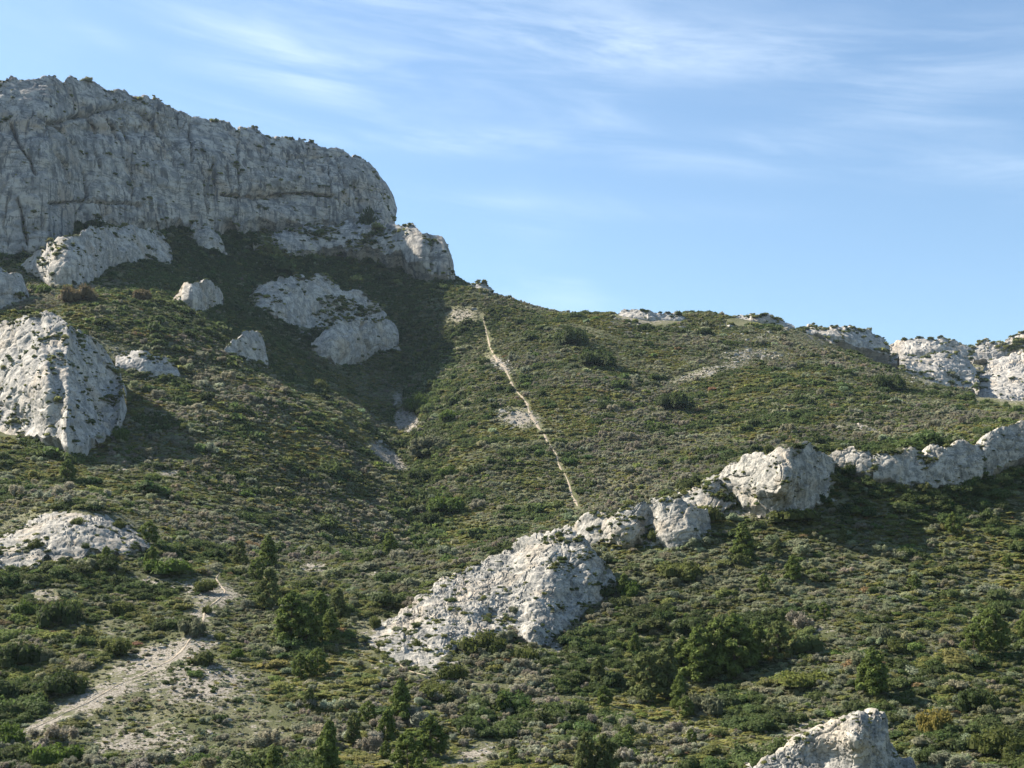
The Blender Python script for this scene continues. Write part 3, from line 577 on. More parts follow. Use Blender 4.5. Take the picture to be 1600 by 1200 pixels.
LR = [([(1286, 712), (1310, 703), (1340, 700), (1358, 705), (1366, 716)], [(1286, 722), (1300, 728), (1320, 730), (1345, 742), (1358, 752), (1366, 750)], 'first shaded wall block of the rib cliff, touching the blocky bluff'),
      ([(1364, 716), (1376, 705), (1400, 703), (1425, 699), (1441, 702), (1447, 712)], [(1364, 748), (1390, 752), (1412, 757), (1432, 753), (1447, 757)], 'second shaded wall block of the rib cliff, flat topped and wide'),
      ([(1444, 712), (1455, 696), (1480, 692), (1505, 692), (1525, 692), (1536, 700)], [(1444, 756), (1460, 754), (1480, 757), (1500, 754), (1520, 748), (1536, 742)], 'third shaded wall block of the rib cliff, the tallest of the row'),
      ([(1532, 700), (1542, 680), (1560, 668), (1582, 664), (1600, 658), (1680, 652), (1850, 640)], [(1532, 742), (1550, 738), (1570, 730), (1600, 719), (1680, 712), (1850, 705)], 'last wall block of the rib cliff running out of the right edge')]
for i, (tp_, bt_, lb) in enumerate(LR):
    rock('cliff', 'cliff', 'grey limestone ' + lb, tp_, bt_, M_near, lean=2.2, pw=3, lin=.3, back=6, drop=.8, step=1.05, cover=.05, dscale=.5, vert=.8, foot=2, footkind=1, seed=20 + i, a_big=.6, a_blk=.9,
         yadd=-.6)
rock('rock_outcrop', 'rock', 'rugged pale rock knob at the bottom edge on the right, dark hollow beside it',
     [(1165, 1200), (1215, 1175), (1262, 1150), (1300, 1130), (1325, 1122), (1345, 1117), (1360, 1124), (1371, 1104), (1382, 1114), (1386, 1150), (1400, 1176), (1425, 1196), (1445, 1222)],
     [(1165, 1215), (1215, 1250), (1300, 1290), (1380, 1300), (1445, 1262)],
     M_near, lean=4, pw=3, lin=.5, back=6, drop=1, step=1.2, cover=0.12, seed=30, ridge=([(1100, 1372), (1200, 1330)], 8, 1150, 1450), bed=((-.62, -.25, .75), 20, 3.5),  a_big=.9, a_blk=1.1, a_fin=1.2, Y=[(1165, 100), (1300, 98), (1380, 98), (1445, 103)],
     sculpt=[(1340, 1150, 24, 40, -2), (1290, 1190, 60, 30, 1.5)])
# skyline knolls and the distant right hand rocks
FAR = [('boulder', 'tiny grey rock on the skyline right of the lower cliff step', [(733, 446), (748, 440), (760, 440), (770, 452)], [(733, 454), (770, 458)], 488, 3),
       ('rock_outcrop', 'low pale rock knoll on the skyline in the middle, left of its twin', [(950, 493), (975, 485), (1010, 483), (1035, 491), (1055, 489), (1074, 500)], [(950, 499), (1010, 508), (1030, 513), (1074, 503)], 462, 5),
       ('rock_outcrop', 'small dark topped rock knoll on the skyline above the right hand slope', [(1128, 500), (1155, 492), (1190, 490), (1215, 497), (1242, 510)], [(1128, 504), (1160, 512), (1200, 508), (1242, 513)], 470, 5),
       ('rock_outcrop', 'sunlit dome shaped rock on the skyline at the right, first after the green slope', [(1248, 514), (1290, 510), (1330, 508), (1358, 515), (1378, 527), (1390, 545)], [(1248, 520), (1300, 532), (1350, 548), (1390, 556)], 560, 10),
       ('rock_outcrop', 'flat topped pale rock on the skyline between the dome rock and the right edge', [(1386, 540), (1410, 531), (1450, 529), (1490, 532), (1510, 541), (1520, 552)], [(1386, 566), (1450, 562), (1520, 562)], 575, 10),
       ('cliff', 'grey rocky rise on the skyline climbing out of the right edge', [(1514, 545), (1540, 535), (1570, 530), (1600, 517), (1700, 490), (1850, 470)], [(1514, 560), (1560, 562), (1600, 556), (1700, 550), (1850, 550)], 600, 12),
       ('rock_outcrop', 'white rock slab below the flat topped skyline rock, shaded on its right', [(1405, 562), (1440, 555), (1480, 552), (1502, 558), (1520, 574), (1530, 596)], [(1405, 576), (1440, 596), (1475, 604), (1500, 614), (1530, 606)], 535, 22),
       ('rock_slab', 'long white rock slab at the right edge under the skyline rise', [(1522, 584), (1545, 570), (1580, 556), (1620, 545), (1720, 535), (1850, 530)], [(1522, 632), (1560, 632), (1620, 634), (1850, 636)], 530, 40)]
for i, (nm, lb, tp_, bt_, yy, ln) in enumerate(FAR):
    w_ = tp_[-1][0] - tp_[0][0]
    rock(nm, 'cliff' if nm == 'cliff' else 'rock', lb, tp_, bt_, M_rock, lean=ln * 1.6, ridge=([(0, tp_[0][0] + .5 * w_), (900, tp_[0][0] + .5 * w_)], .22 * min(w_, 150), tp_[0][0] - 5, tp_[-1][0] + 5), pw=1.6, lin=.8, back=12, drop=3, step=1.1, cover=.14, foot=1.2, seed=40 + i, bed=((-.2, 0, 1.), 9, 1.8), Y=[(0, yy), (2000, yy)], a_big=.8, a_fin=.8)

# ------------------------------------------------------------------ plants: leaf clouds
def leaf_cloud(name, mat, clumps, nleaf, size, seed, core=.75, flat=.0, aspect=1.7):
    r = np.random.default_rng(seed); V = []; LVv = []
    for (c, rad) in clumps:
        k = max(8, int(nleaf * rad[0] * rad[1]))
        d = r.normal(size=(k, 3)); d /= np.linalg.norm(d, axis=1)[:, None]
        d[:, 2] = np.where(d[:, 2] < -.25, -d[:, 2], d[:, 2])
        rr = r.uniform(.55, 1.08, k)[:, None]
        p = np.array(c) + d * rr * np.array([rad[0], rad[0], rad[1]])
        nrm = d + r.normal(size=(k, 3)) * .55; nrm[:, 2] += flat; nrm /= np.linalg.norm(nrm, axis=1)[:, None]
        a = np.cross(nrm, r.normal(size=(k, 3))); a /= np.linalg.norm(a, axis=1)[:, None]; b_ = np.cross(nrm, a)
        s = (size * r.uniform(.6, 1.4, k))[:, None]
        V.append(np.stack([p - a * s * aspect * .5, p + b_ * s * .5, p + a * s * aspect * .5, p - b_ * s * .5], 1)); LVv.append(np.clip(r.normal(.5, .22, k) + .12 * r.normal(), 0, 1))
    V = np.concatenate(V); LVv = np.concatenate(LVv)
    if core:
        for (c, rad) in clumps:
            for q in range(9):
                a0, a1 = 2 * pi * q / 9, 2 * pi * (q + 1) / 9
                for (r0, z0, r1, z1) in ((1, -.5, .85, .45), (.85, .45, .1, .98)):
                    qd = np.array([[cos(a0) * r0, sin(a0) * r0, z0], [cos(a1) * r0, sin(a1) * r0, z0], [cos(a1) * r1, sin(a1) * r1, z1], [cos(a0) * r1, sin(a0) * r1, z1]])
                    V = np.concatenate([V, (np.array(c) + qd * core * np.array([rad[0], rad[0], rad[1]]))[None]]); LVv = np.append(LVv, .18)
    return poly_mesh(name, V, 4, mat, {'lv': LVv})
def dome(seed, n=9, spread=.62, h=.55):
    r = random.Random(seed); c = [((0, 0, h * .45), (.6, h * .7))]
    for i in range(n):
        a = r.uniform(0, 2 * pi); d = spread * math.sqrt(r.uniform(.15, 1)); rad = r.uniform(.24, .42)
        c.append(((cos(a) * d, sin(a) * d, h * r.uniform(.25, .9) * (1 - .45 * d)), (rad, rad * r.uniform(.7, 1.0))))
    return c
protos = bpy.data.collections.new('scrub_kinds')
def proto(nm, me): o = bpy.data.objects.new(nm, me); protos.objects.link(o)
# names sort alphabetically: that is the pick order
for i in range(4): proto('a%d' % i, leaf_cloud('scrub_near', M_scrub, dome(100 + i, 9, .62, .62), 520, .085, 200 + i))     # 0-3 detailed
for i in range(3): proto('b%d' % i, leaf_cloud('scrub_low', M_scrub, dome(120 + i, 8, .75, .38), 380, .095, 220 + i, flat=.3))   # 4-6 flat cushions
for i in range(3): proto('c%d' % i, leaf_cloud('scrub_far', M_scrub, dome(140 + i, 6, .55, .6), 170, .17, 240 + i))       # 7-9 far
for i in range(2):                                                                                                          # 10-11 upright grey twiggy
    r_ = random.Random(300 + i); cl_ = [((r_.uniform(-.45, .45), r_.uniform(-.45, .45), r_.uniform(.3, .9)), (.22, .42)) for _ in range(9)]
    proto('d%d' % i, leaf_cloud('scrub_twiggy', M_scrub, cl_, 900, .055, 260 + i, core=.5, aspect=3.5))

def scatter(name, label, P, rotz, scl, idx, tint):
    me = bpy.data.meshes.new(name); n = len(P); me.vertices.add(n); me.vertices.foreach_set('co', P.astype(np.float32).reshape(-1))
    a = me.attributes.new('rot', 'FLOAT_VECTOR', 'POINT'); rr = np.zeros((n, 3), np.float32); rr[:, 2] = rotz; rr[:, 0] = rng.normal(size=n) * .12; rr[:, 1] = rng.normal(size=n) * .12; a.data.foreach_set('vector', rr.reshape(-1))
    a = me.attributes.new('scl', 'FLOAT_VECTOR', 'POINT'); a.data.foreach_set('vector', scl.astype(np.float32).reshape(-1))
    a = me.attributes.new('pick', 'INT', 'POINT'); a.data.foreach_set('value', idx.astype(np.int32))
    a = me.attributes.new('tint', 'FLOAT_VECTOR', 'POINT'); a.data.foreach_set('vector', tint.astype(np.float32).reshape(-1))
    o = bpy.data.objects.new(name, me); C.objects.link(o); tag(o, label, 'scrub', kind='stuff')
    ng = bpy.data.node_groups.new(name, 'GeometryNodeTree')
    ng.interface.new_socket('Geometry', in_out='INPUT', socket_type='NodeSocketGeometry'); ng.interface.new_socket('Geometry', in_out='OUTPUT', socket_type='NodeSocketGeometry')
    gi = ng.nodes.new('NodeGroupInput'); go = ng.nodes.new('NodeGroupOutput')
    ci = ng.nodes.new('GeometryNodeCollectionInfo'); ci.inputs[0].default_value = protos; ci.inputs['Separate Children'].default_value = True; ci.inputs['Reset Children'].default_value = True
    ip = ng.nodes.new('GeometryNodeInstanceOnPoints'); ip.inputs['Pick Instance'].default_value = True
    def na(nm, dt):
        q = ng.nodes.new('GeometryNodeInputNamedAttribute'); q.data_type = dt; q.inputs[0].default_value = nm; return q.outputs['Attribute']
    e2r = ng.nodes.new('FunctionNodeEulerToRotation')
    ng.links.new(gi.outputs[0], ip.inputs['Points']); ng.links.new(ci.outputs[0], ip.inputs['Instance'])
    ng.links.new(na('pick', 'INT'), ip.inputs['Instance Index']); ng.links.new(na('rot', 'FLOAT_VECTOR'), e2r.inputs[0]); ng.links.new(e2r.outputs[0], ip.inputs['Rotation'])
    ng.links.new(na('scl', 'FLOAT_VECTOR'), ip.inputs['Scale']); ng.links.new(ip.outputs[0], go.inputs[0])
    md = o.modifiers.new('scatter', 'NODES'); md.node_group = ng
    return o

KOL = np.array([1.56, 1.53, 1.62]) * np.array([(.118, .128, .042),    # 0 olive kermes oak
                (.085, .115, .030),    # 1 fresh green
                (.150, .162, .098),    # 2 grey green
                (.165, .165, .118),    # 3 grey dead twigs
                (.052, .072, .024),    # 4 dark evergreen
                (.155, .155, .048),    # 5 yellow green grass cushion
                (.160, .115, .060)])   # 6 russet
def in_rocks(px, py, pad=0.0):
    r = np.zeros(len(px), bool)
    for xs, tp_, bt_ in ROCKPOLYS:
        a = np.interp(px, xs, tp_, left=1e9, right=1e9); b_ = np.interp(px, xs, bt_, left=-1e9, right=-1e9)
        mrg = 5 + 9 * vnoise(np.stack([px / 11, py / 11, px * 0], -1), 91)
        h_ = np.minimum(np.maximum(0, b_ - a) * .2, mrg)
        r |= (py > a + h_ - 1) & (py < b_ - h_ + 1)
    return r
def field(npts, y0, y1, tmax, rbase, rvar, prob, rocky=False):
    # uniform in plan area: y-density ~ y
    u = rng.random(npts); y = np.sqrt(y0 ** 2 + u * (y1 ** 2 - y0 ** 2)); t = rng.uniform(-tmax, tmax, npts); x = t * y
    z = zat(x, y); P = np.stack([x, y, z], -1)
    it = np.clip(((t - tcol[0]) / (tcol[1] - tcol[0])).astype(int), 0, NT - 1); j = np.clip(np.searchsorted(Ygrid, y) - 1, 0, NY - 1)
    vis = z / y + 7.0 / y > RUN[it, np.maximum(j - 3, 0)]
    px, py = proj(P); b_ = bare_field(px, py) * np.where(vis, 1, 0)
    td = trail_dist(px, py) * y / F
    keep = vis & (rng.random(npts) < prob * (1 - np.clip(b_ * .84 * (.75 + .9 * vnoise(np.stack([x / (y * .004), y / (y * .004), y * 0], -1), 92)) + .5 * (b_ > .95), 0, .93))) & (td > rbase * .7 + .35) & ~in_rocks(px, py)
    P = P[keep]; b_ = b_[keep]; px = px[keep]; py = py[keep]; n = len(P)
    pl = P * np.array([1, 1, 0])
    m1 = fbm(pl / 22, 3, 61) ; m2 = fbm(pl / 14, 3, 67); m3 = fbm(pl / 7, 2, 71); m4 = fbm(pl / 30, 2, 83)
    q = rng.random(n)
    kind = np.where(q < .50, 0, np.where(q < .66, 1, np.where(q < .88, 2, np.where(q < .93, 3, np.where(q < .985, 4, 6)))))
    kind = np.where((m1 > .15) & (rng.random(n) < .75), 5, kind)                      # grassy cushion lawns
    kind = np.where((m2 > .30) & (rng.random(n) < .6), 2, kind)
    kind = np.where((m3 < -.45) & (rng.random(n) < .6), 4, kind); kind = np.where((m4 > .45) & (rng.random(n) < .35), 3, kind)
    gul = np.exp(-((px - np.interp(py, [540, 640, 700, 860], [690, 655, 665, 655])) / 40) ** 2) * (py > 540) * (py < 860) * (P[:, 1] > 235)
    kind = np.where(rng.random(n) < .6 * gul, np.where(rng.random(n) < .5, 1, 4), kind)
    lawn = np.exp(-(((px - 1450) / 330) ** 2 + ((py - 960) / 120) ** 2)) + .8 * np.exp(-(((px - 300) / 260) ** 2 + ((py - 735) / 50) ** 2)) + .6 * np.exp(-(((px - 800) / 150) ** 2 + ((py - 740) / 70) ** 2)) + .7 * np.exp(-(((px - 1050) / 200) ** 2 + ((py - 545) / 40) ** 2))
    lw = rng.random(n); kind = np.where((lw < .55 * lawn) & (kind != 5), np.where(lw < .35 * lawn, 5, 2), kind)
    painted_shade = np.exp(-(((px - 450) / 260) ** 2 + ((py - 420) / 130) ** 2) ** 2)
    kind = np.where(rng.random(n) < .6 * painted_shade, 4, kind)  # extra dark plants under the cliff: its shade put into the scrub colour
    kind = np.where((b_ > .3) & (rng.random(n) < .45), 2, kind)
    r = rbase * np.exp(rng.normal(size=n) * rvar); r = np.clip(r, .15, 2.6)
    r *= (1 + .45 * gul * (kind != 5))
    r *= np.where(b_ > .25, .5, 1) * np.where(kind == 4, 1.35, 1) * np.where(kind == 5, .9, 1)
    sh = np.where(kind == 5, .38, np.where(kind == 3, .75, np.where(kind == 4, .95, .68))) * rng.uniform(.75, 1.2, n)
    tint = KOL[kind] * np.exp(rng.normal(size=(n, 1)) * .13) * (1 + rng.normal(size=(n, 3)) * .05) * (1 + .18 * m1[:, None])
    near = P[:, 1] < 240
    idx = np.where(kind == 5, 4 + rng.integers(0, 3, n), np.where(near, rng.integers(0, 4, n), 7 + rng.integers(0, 3, n)))
    idx = np.where((kind == 3) | ((kind == 2) & (rng.random(n) < .35)), 10 + rng.integers(0, 2, n), idx)
    P[:, 2] -= .08 * r
    return P, r, sh, idx, tint
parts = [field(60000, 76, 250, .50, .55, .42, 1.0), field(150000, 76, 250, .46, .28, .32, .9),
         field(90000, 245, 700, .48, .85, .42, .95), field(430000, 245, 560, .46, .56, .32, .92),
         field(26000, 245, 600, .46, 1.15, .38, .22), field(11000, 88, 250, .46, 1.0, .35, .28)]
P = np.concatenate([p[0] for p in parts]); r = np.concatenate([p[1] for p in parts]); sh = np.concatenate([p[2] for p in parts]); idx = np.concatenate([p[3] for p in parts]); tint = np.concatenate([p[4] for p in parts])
print('scrub', len(P))
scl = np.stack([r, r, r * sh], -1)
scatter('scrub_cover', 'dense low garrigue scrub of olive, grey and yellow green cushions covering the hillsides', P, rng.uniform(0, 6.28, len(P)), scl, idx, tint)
# tufts on ledges and cracks of the rocks
P = np.concatenate([q[0] for q in TUFTS]); s_ = np.concatenate([q[1] for q in TUFTS]); k = np.concatenate([q[2] for q in TUFTS]); r = s_ * np.concatenate([q[3] for q in TUFTS]) * 1.1
print('tufts', len(P))
scatter('ledge_scrub', 'small dark tufts of scrub growing in the cracks and on the ledges of the rocks', P, rng.uniform(0, 6.28, len(P)), np.stack([r, r, r * .9], -1), np.where(s_ < .1, rng.integers(0, 4, len(P)), 7 + rng.integers(0, 3, len(P))), KOL[k] * np.exp(rng.normal(size=(len(P), 1)) * .2))
# loose stones on the bare ground
def stones():
    import bmesh
    n = 90000; u = rng.random(n); y = np.sqrt(90 ** 2 + u * (420 ** 2 - 90 ** 2)); t = rng.uniform(-.42, .42, n); x = t * y; z = zat(x, y)
    px, py = proj(np.stack([x, y, z], -1)); b_ = bare_field(px, py); keep = (rng.random(n) < np.clip(b_ * 1.4 - .25, 0, 1)) & ~in_rocks(px, py)
    x, y, z = x[keep], y[keep], z[keep]; dz = np.array(DEBRIS); nd = len(dz); x = np.r_[x, dz[:, 0]]; y = np.r_[y, dz[:, 1]]; z = np.r_[z, dz[:, 2]]; n = len(x)
    ico = np.array([(-1, -1, -.6), (1, -1, -.6), (1, 1, -.6), (-1, 1, -.6), (-.6, -.7, .5), (.7, -.5, .7), (.5, .7, .5), (-.7, .6, .6)])
    fq = np.array([(0, 1, 5, 4), (1, 2, 6, 5), (2, 3, 7, 6), (3, 0, 4, 7), (4, 5, 6, 7)])
    a = rng.uniform(0, 6.28, n); s = y / F * np.where(np.arange(n) >= n - nd, np.clip(rng.lognormal(.6, .55, n), .8, 6), np.clip(rng.lognormal(.1, .6, n), .4, 5)) ; j = 1 + rng.normal(size=(n, 8, 3)) * .28
    v = ico[None] * j; X = v[..., 0] * np.cos(a)[:, None] - v[..., 1] * np.sin(a)[:, None]; Yv = v[..., 0] * np.sin(a)[:, None] + v[..., 1] * np.cos(a)[:, None]
    V = np.stack([X * s[:, None] + x[:, None], Yv * s[:, None] + y[:, None], v[..., 2] * s[:, None] * .8 + z[:, None]], -1)
    me = poly_mesh('loose_stones', V[:, fq].reshape(-1, 4, 3), 4, M_near)
    o = bpy.data.objects.new('loose_stones', me); C.objects.link(o); tag(o, 'pale limestone rubble strewn over the bare patches between the bushes', 'stones', kind='stuff')
    print('stones', n)
stones()

# ------------------------------------------------------------------ single bushes
G = dict(dark=(.052, .074, .024), olive=(.095, .112, .032), fresh=(.085, .130, .026), grey=(.130, .140, .085), brown=(.120, .095, .050), yellow=(.20, .17, .045), lime=(.135, .155, .04))
MB = {k: leaf_material('leaves_' + k, v) for k, v in G.items()}
bush_mesh = {}
def bush_me(kind, shape):
    key = (kind, shape)
    if key not in bush_mesh:
        bush_mesh[key] = leaf_cloud('shrub', MB[kind], dome(500 + shape, 14, .7, .75 if shape < 3 else .45), 800, .07, 600 + shape * 7)
    return bush_mesh[key]
BUSH = [(628, 700, 34, 22, 'dark', 'dark bush between the two pale scree patches of the runnel'),
 (655, 755, 44, 28, 'dark', 'dark rounded bush low in the runnel under the big grey green bush'),
 (640, 800, 40, 26, 'olive', 'olive bush in the bottom of the runnel'),
 (702, 745, 36, 20, 'fresh', 'green bush on the sunny side of the runnel'),
 (123, 826, 36, 22, 'olive', 'dark olive bush in the middle of the bare white slab at lower left'),
 (116, 838, 26, 12, 'fresh', 'greener low bush touching the dark olive bush on the lower left slab'),
 (56, 862, 30, 24, 'olive', 'round olive bush at the left foot of the lower left slab'),
 (134, 862, 28, 18, 'dark', 'dark round bush on the lower rim of the lower left slab'),
 (185, 826, 30, 16, 'olive', 'low olive bush on the upper right rim of the lower left slab'),
 (86, 796, 20, 12, 'olive', 'small bush topping the upper left rim of the lower left slab'),
 (318, 925, 42, 24, 'olive', 'dome shaped bush standing alone where the white path splits'),
 (325, 958, 24, 16, 'olive', 'small round bush between the two arms of the white path'),
 (167, 893, 50, 30, 'dark', 'big dark bush just below the lower left slab'),
 (262, 895, 90, 24, 'fresh', 'long yellow green thicket right of the dark bush under the slab'),
 (90, 975, 80, 40, 'dark', 'broad dark thicket at left between the slab and the lower path'),
 (40, 960, 40, 24, 'fresh', 'bright green bush at the left edge of the broad dark thicket'),
 (190, 960, 50, 26, 'olive', 'olive bush right of the broad dark thicket'),
 (30, 1040, 70, 46, 'dark', 'large dark bush mass at the left edge above the lower path'),
 (100, 1085, 80, 42, 'dark', 'dark thicket hugging the upper side of the lower path'),
 (185, 1025, 50, 34, 'olive', 'rounded olive bush just above the lower path'),
 (75, 1035, 34, 26, 'grey', 'silvery grey bush among the dark bushes at the left edge'),
 (370, 1030, 30, 20, 'fresh', 'bright green bush right of the pale rubble at lower left'),
 (345, 1000, 20, 14, 'lime', 'small lime green bush beside the right bend of the path'),
 (300, 990, 56, 26, 'grey', 'grey green bush left of the path bend'),
 (15, 1165, 60, 40, 'fresh', 'green thicket in the bottom left corner'),
 (90, 1190, 90, 30, 'fresh', 'green bushes along the bottom edge at left'),
 (758, 975, 27, 29, 'brown', 'brownish round bush on the lower face of the long limestone hump'),
 (755, 1022, 82, 42, 'olive', 'large smooth olive cushion at the foot of the long limestone hump'),
 (815, 1035, 60, 26, 'olive', 'lower olive cushion right of the large smooth one'),
 (708, 1062, 46, 30, 'olive', 'round olive bush below the bare toe of the long hump'),
 (650, 1018, 34, 22, 'olive', 'small olive bush on the bare toe of the long hump'),
 (586, 982, 24, 24, 'olive', 'dark round bush at the left tip of the long hump'),
 (618, 975, 16, 12, 'grey', 'tiny grey bush on the bare toe close to its left tip'),
 (680, 1090, 76, 24, 'olive', 'wide flat olive cushion below the round olive bush'),
 (832, 940, 30, 26, 'dark', 'dark bush clinging to the front face of the long hump'),
 (932, 898, 28, 24, 'dark', 'dark bush in the shaded notch on the right of the long hump'),
 (985, 935, 40, 32, 'fresh', 'green bush just right of the shaded side of the long hump'),
 (1027, 850, 34, 26, 'olive', 'olive bush between the two humps of the low pale rock'),
 (1113, 818, 26, 36, 'olive', 'upright olive bush right of the low double humped rock'),
 (1118, 748, 14, 10, 'olive', 'tiny bush left of the blocky bluff'),
 (1202, 710, 20, 20, 'olive', 'rounded bush on top of the blocky bluff'),
 (1270, 786, 40, 18, 'dark', 'dark bush at the shaded foot of the blocky bluff'),
 (1330, 745, 40, 28, 'dark', 'dark bush in the recess right of the blocky bluff'),
 (890, 540, 62, 30, 'dark', 'large dark evergreen bush on the upper slope right of the footpath'),
 (935, 572, 70, 26, 'dark', 'second dark evergreen bush, just below and right of the large one'),
 (1055, 638, 70, 26, 'dark', 'dark bush group in the middle of the right hand slope'),
 (1100, 524, 28, 12, 'dark', 'small dark bush near the skyline under the middle rock knoll'),
 (845, 620, 22, 14, 'dark', 'small dark bush right of the footpath at its bend'),
 (942, 640, 26, 16, 'dark', 'dark bush right of the white scree by the footpath'),
 (757, 573, 22, 18, 'dark', 'dark round bush left of the orange stretch of the footpath'),
 (672, 712, 74, 40, 'grey', 'big grey green bush beside the runnel below the pale scree patch'),
 (652, 645, 40, 36, 'fresh', 'bright green bush at the mouth of the cliff shadow'),
 (702, 662, 40, 26, 'fresh', 'green bush right of the pale scree patch'),
 (684, 547, 20, 14, 'lime', 'bright green bush at the right edge of the cliff shadow'),
 (662, 545, 16, 10, 'fresh', 'small green bush left of the bright one at the shadow edge'),
 (700, 800, 70, 26, 'fresh', 'bright green thicket low on the slope above the runnel'),
 (675, 818, 44, 20, 'dark', 'dark green bush left of the bright thicket above the runnel'),
 (500, 612, 40, 24, 'olive', 'olive bush on the lower edge of the cliff shadow'),
 (322, 628, 28, 20, 'dark', 'round dark bush on the left slope right of the crag'),
 (318, 660, 20, 16, 'dark', 'small dark bush below the round dark one on the left slope'),
 (286, 672, 18, 14, 'lime', 'lime green bush on the left slope right of the crag foot'),
 (190, 690, 28, 26, 'fresh', 'green bush at the right foot of the left crag'),
 (66, 460, 34, 20, 'fresh', 'bright green bush under the broad humped outcrop at far left'),
 (125, 472, 60, 30, 'brown', 'brownish bush right of the bright green bush at far left'),
 (222, 472, 34, 26, 'brown', 'brown bushy shrub in the sun between the humped outcrop and the round boulder'),
 (152, 350, 44, 34, 'dark', 'dark oak thicket at the foot of the great cliff, leftmost', .975),
 (576, 345, 40, 60, 'dark', 'large dark bush climbing the right end of the great cliff', .965),
 (505, 524, 34, 16, 'dark', 'dark bush tucked between the two outcrops in the cliff shadow', .975),
 (1390, 610, 60, 30, 'dark', 'dark bush band near the right end of the green slope'),
 (1552, 598, 40, 26, 'olive', 'dark bush between the white slabs at the right edge'),
 (1322, 522, 20, 14, 'dark', 'bush on the sunlit dome shaped skyline rock'),
 (1375, 1002, 50, 30, 'grey', 'grey green bush above the lone pine on the right'),
 (1400, 1018, 36, 22, 'olive', 'olive bush right of the grey green bush above the lone pine'),
 (1460, 1145, 60, 44, 'yellow', 'yellowing bush right of the rock knob at the bottom'),
 (1530, 1110, 70, 44, 'dark', 'dark shrub mass at the right beside the yellowing bush'),
 (1560, 1180, 90, 50, 'olive', 'large olive shrub near the bottom right corner'),
 (1450, 1195, 50, 30, 'dark', 'dark shrub in the hollow right of the rock knob'),
 (1355, 1116, 26, 14, 'brown', 'brown tuft on top of the rock knob'),
 (1260, 1072, 110, 26, 'lime', 'long bright green cushion stretching left of the lone pine'),
 (1100, 1115, 80, 34, 'grey', 'wide grey bush below the pine thicket'),
 (1240, 815, 90, 22, 'olive', 'wide flat dark green cushion below the blocky bluff'),
 (1060, 905, 90, 30, 'olive', 'wide rounded olive shrub below the low double humped rock'),
 (1420, 968, 24, 14, 'olive', 'small dark bush on the open slope at right centre')]
for i, (px, py, w, h, kd, lb, *nr) in enumerate(BUSH):
    p = ground(px, py)
    if p is None: continue
    if nr: p = np.array([p[0] * nr[0], p[1] * nr[0], 0]); p[2] = float(zat(p[0], p[1])) + .3
    s = p[1] / F
    shape = i % 3 if h > w * .5 else 3 + i % 2
    o = bpy.data.objects.new('shrub', bush_me(kd, shape)); C.objects.link(o)
    hh = .95 if shape < 3 else .62
    o.location = (p[0], p[1], p[2] - .1); o.scale = (w * s / 1.9, w * s / 1.9 * .9, h * s / hh); o.rotation_euler = (0, 0, i * 1.3)
    tag(o, lb, 'shrub', 'single bushes standing out of the scrub')

# ------------------------------------------------------------------ pines
M_pine = leaf_material('pine_needles', (.118, .155, .042)); M_pine2 = leaf_material('pine_needles_grey', (.115, .138, .052))
def pine_crown(seed, mat, slim):
    r = random.Random(seed); c = []
    n = 30
    for i in range(n):
        z = .10 + .88 * (i / n) ** .9; rad = slim * (1 - ((z - .18) / .86) ** 2.3 if z > .18 else .9); a = i * 2.4 + r.uniform(-.5, .5)
        d = rad * r.uniform(.25, .75)
        k = r.uniform(.09, .15) * (.6 + .6 * (1 - z))
        c.append(((cos(a) * d, sin(a) * d, z), (k * 1.1, k)))
    c.append(((0, 0, .98), (.05, .08)))
    return leaf_cloud('crown', mat, c, 9500, .034, seed, core=.6, aspect=2.6)
def trunk_mesh(seed):
    r = np.random.default_rng(seed); rings = []
    for k in range(9):
        z = k / 8 * .95 - .04; rad = .022 * (1 - k / 9.5); off = np.array([.02 * sin(k * .9 + seed), .02 * cos(k * 1.1 + seed), 0]) * (k / 8)
        rings.append([off + np.array([cos(a) * rad, sin(a) * rad, z]) for a in np.linspace(0, 2 * pi, 8)])
    R_ = np.array(rings); V = np.stack([R_[:-1, :-1], R_[:-1, 1:], R_[1:, 1:], R_[1:, :-1]], 2).reshape(-1, 4, 3)
    br = []
    for i in range(14):
        z = .2 + .7 * i / 14; a = i * 2.4; L = .26 * (1.1 - z); e = np.array([cos(a) * L, sin(a) * L, z + .06]); b0 = np.array([0, 0, z]); w = np.array([-sin(a), cos(a), 0]) * .006; u = np.array([0, 0, .007])
        for s1 in (w, u): br.append([b0 - s1, b0 + s1, e + s1 * .3, e - s1 * .3])
    return poly_mesh('trunk', np.concatenate([V, np.array(br)]), 4, M_bark)
kinds = []
for i, (mt, slim) in enumerate([(M_pine, .34), (M_pine, .46), (M_pine2, .46), (M_pine, .58), (M_pine2, .56)]):
    kinds.append((pine_crown(900 + i, mt, slim), trunk_mesh(i)))
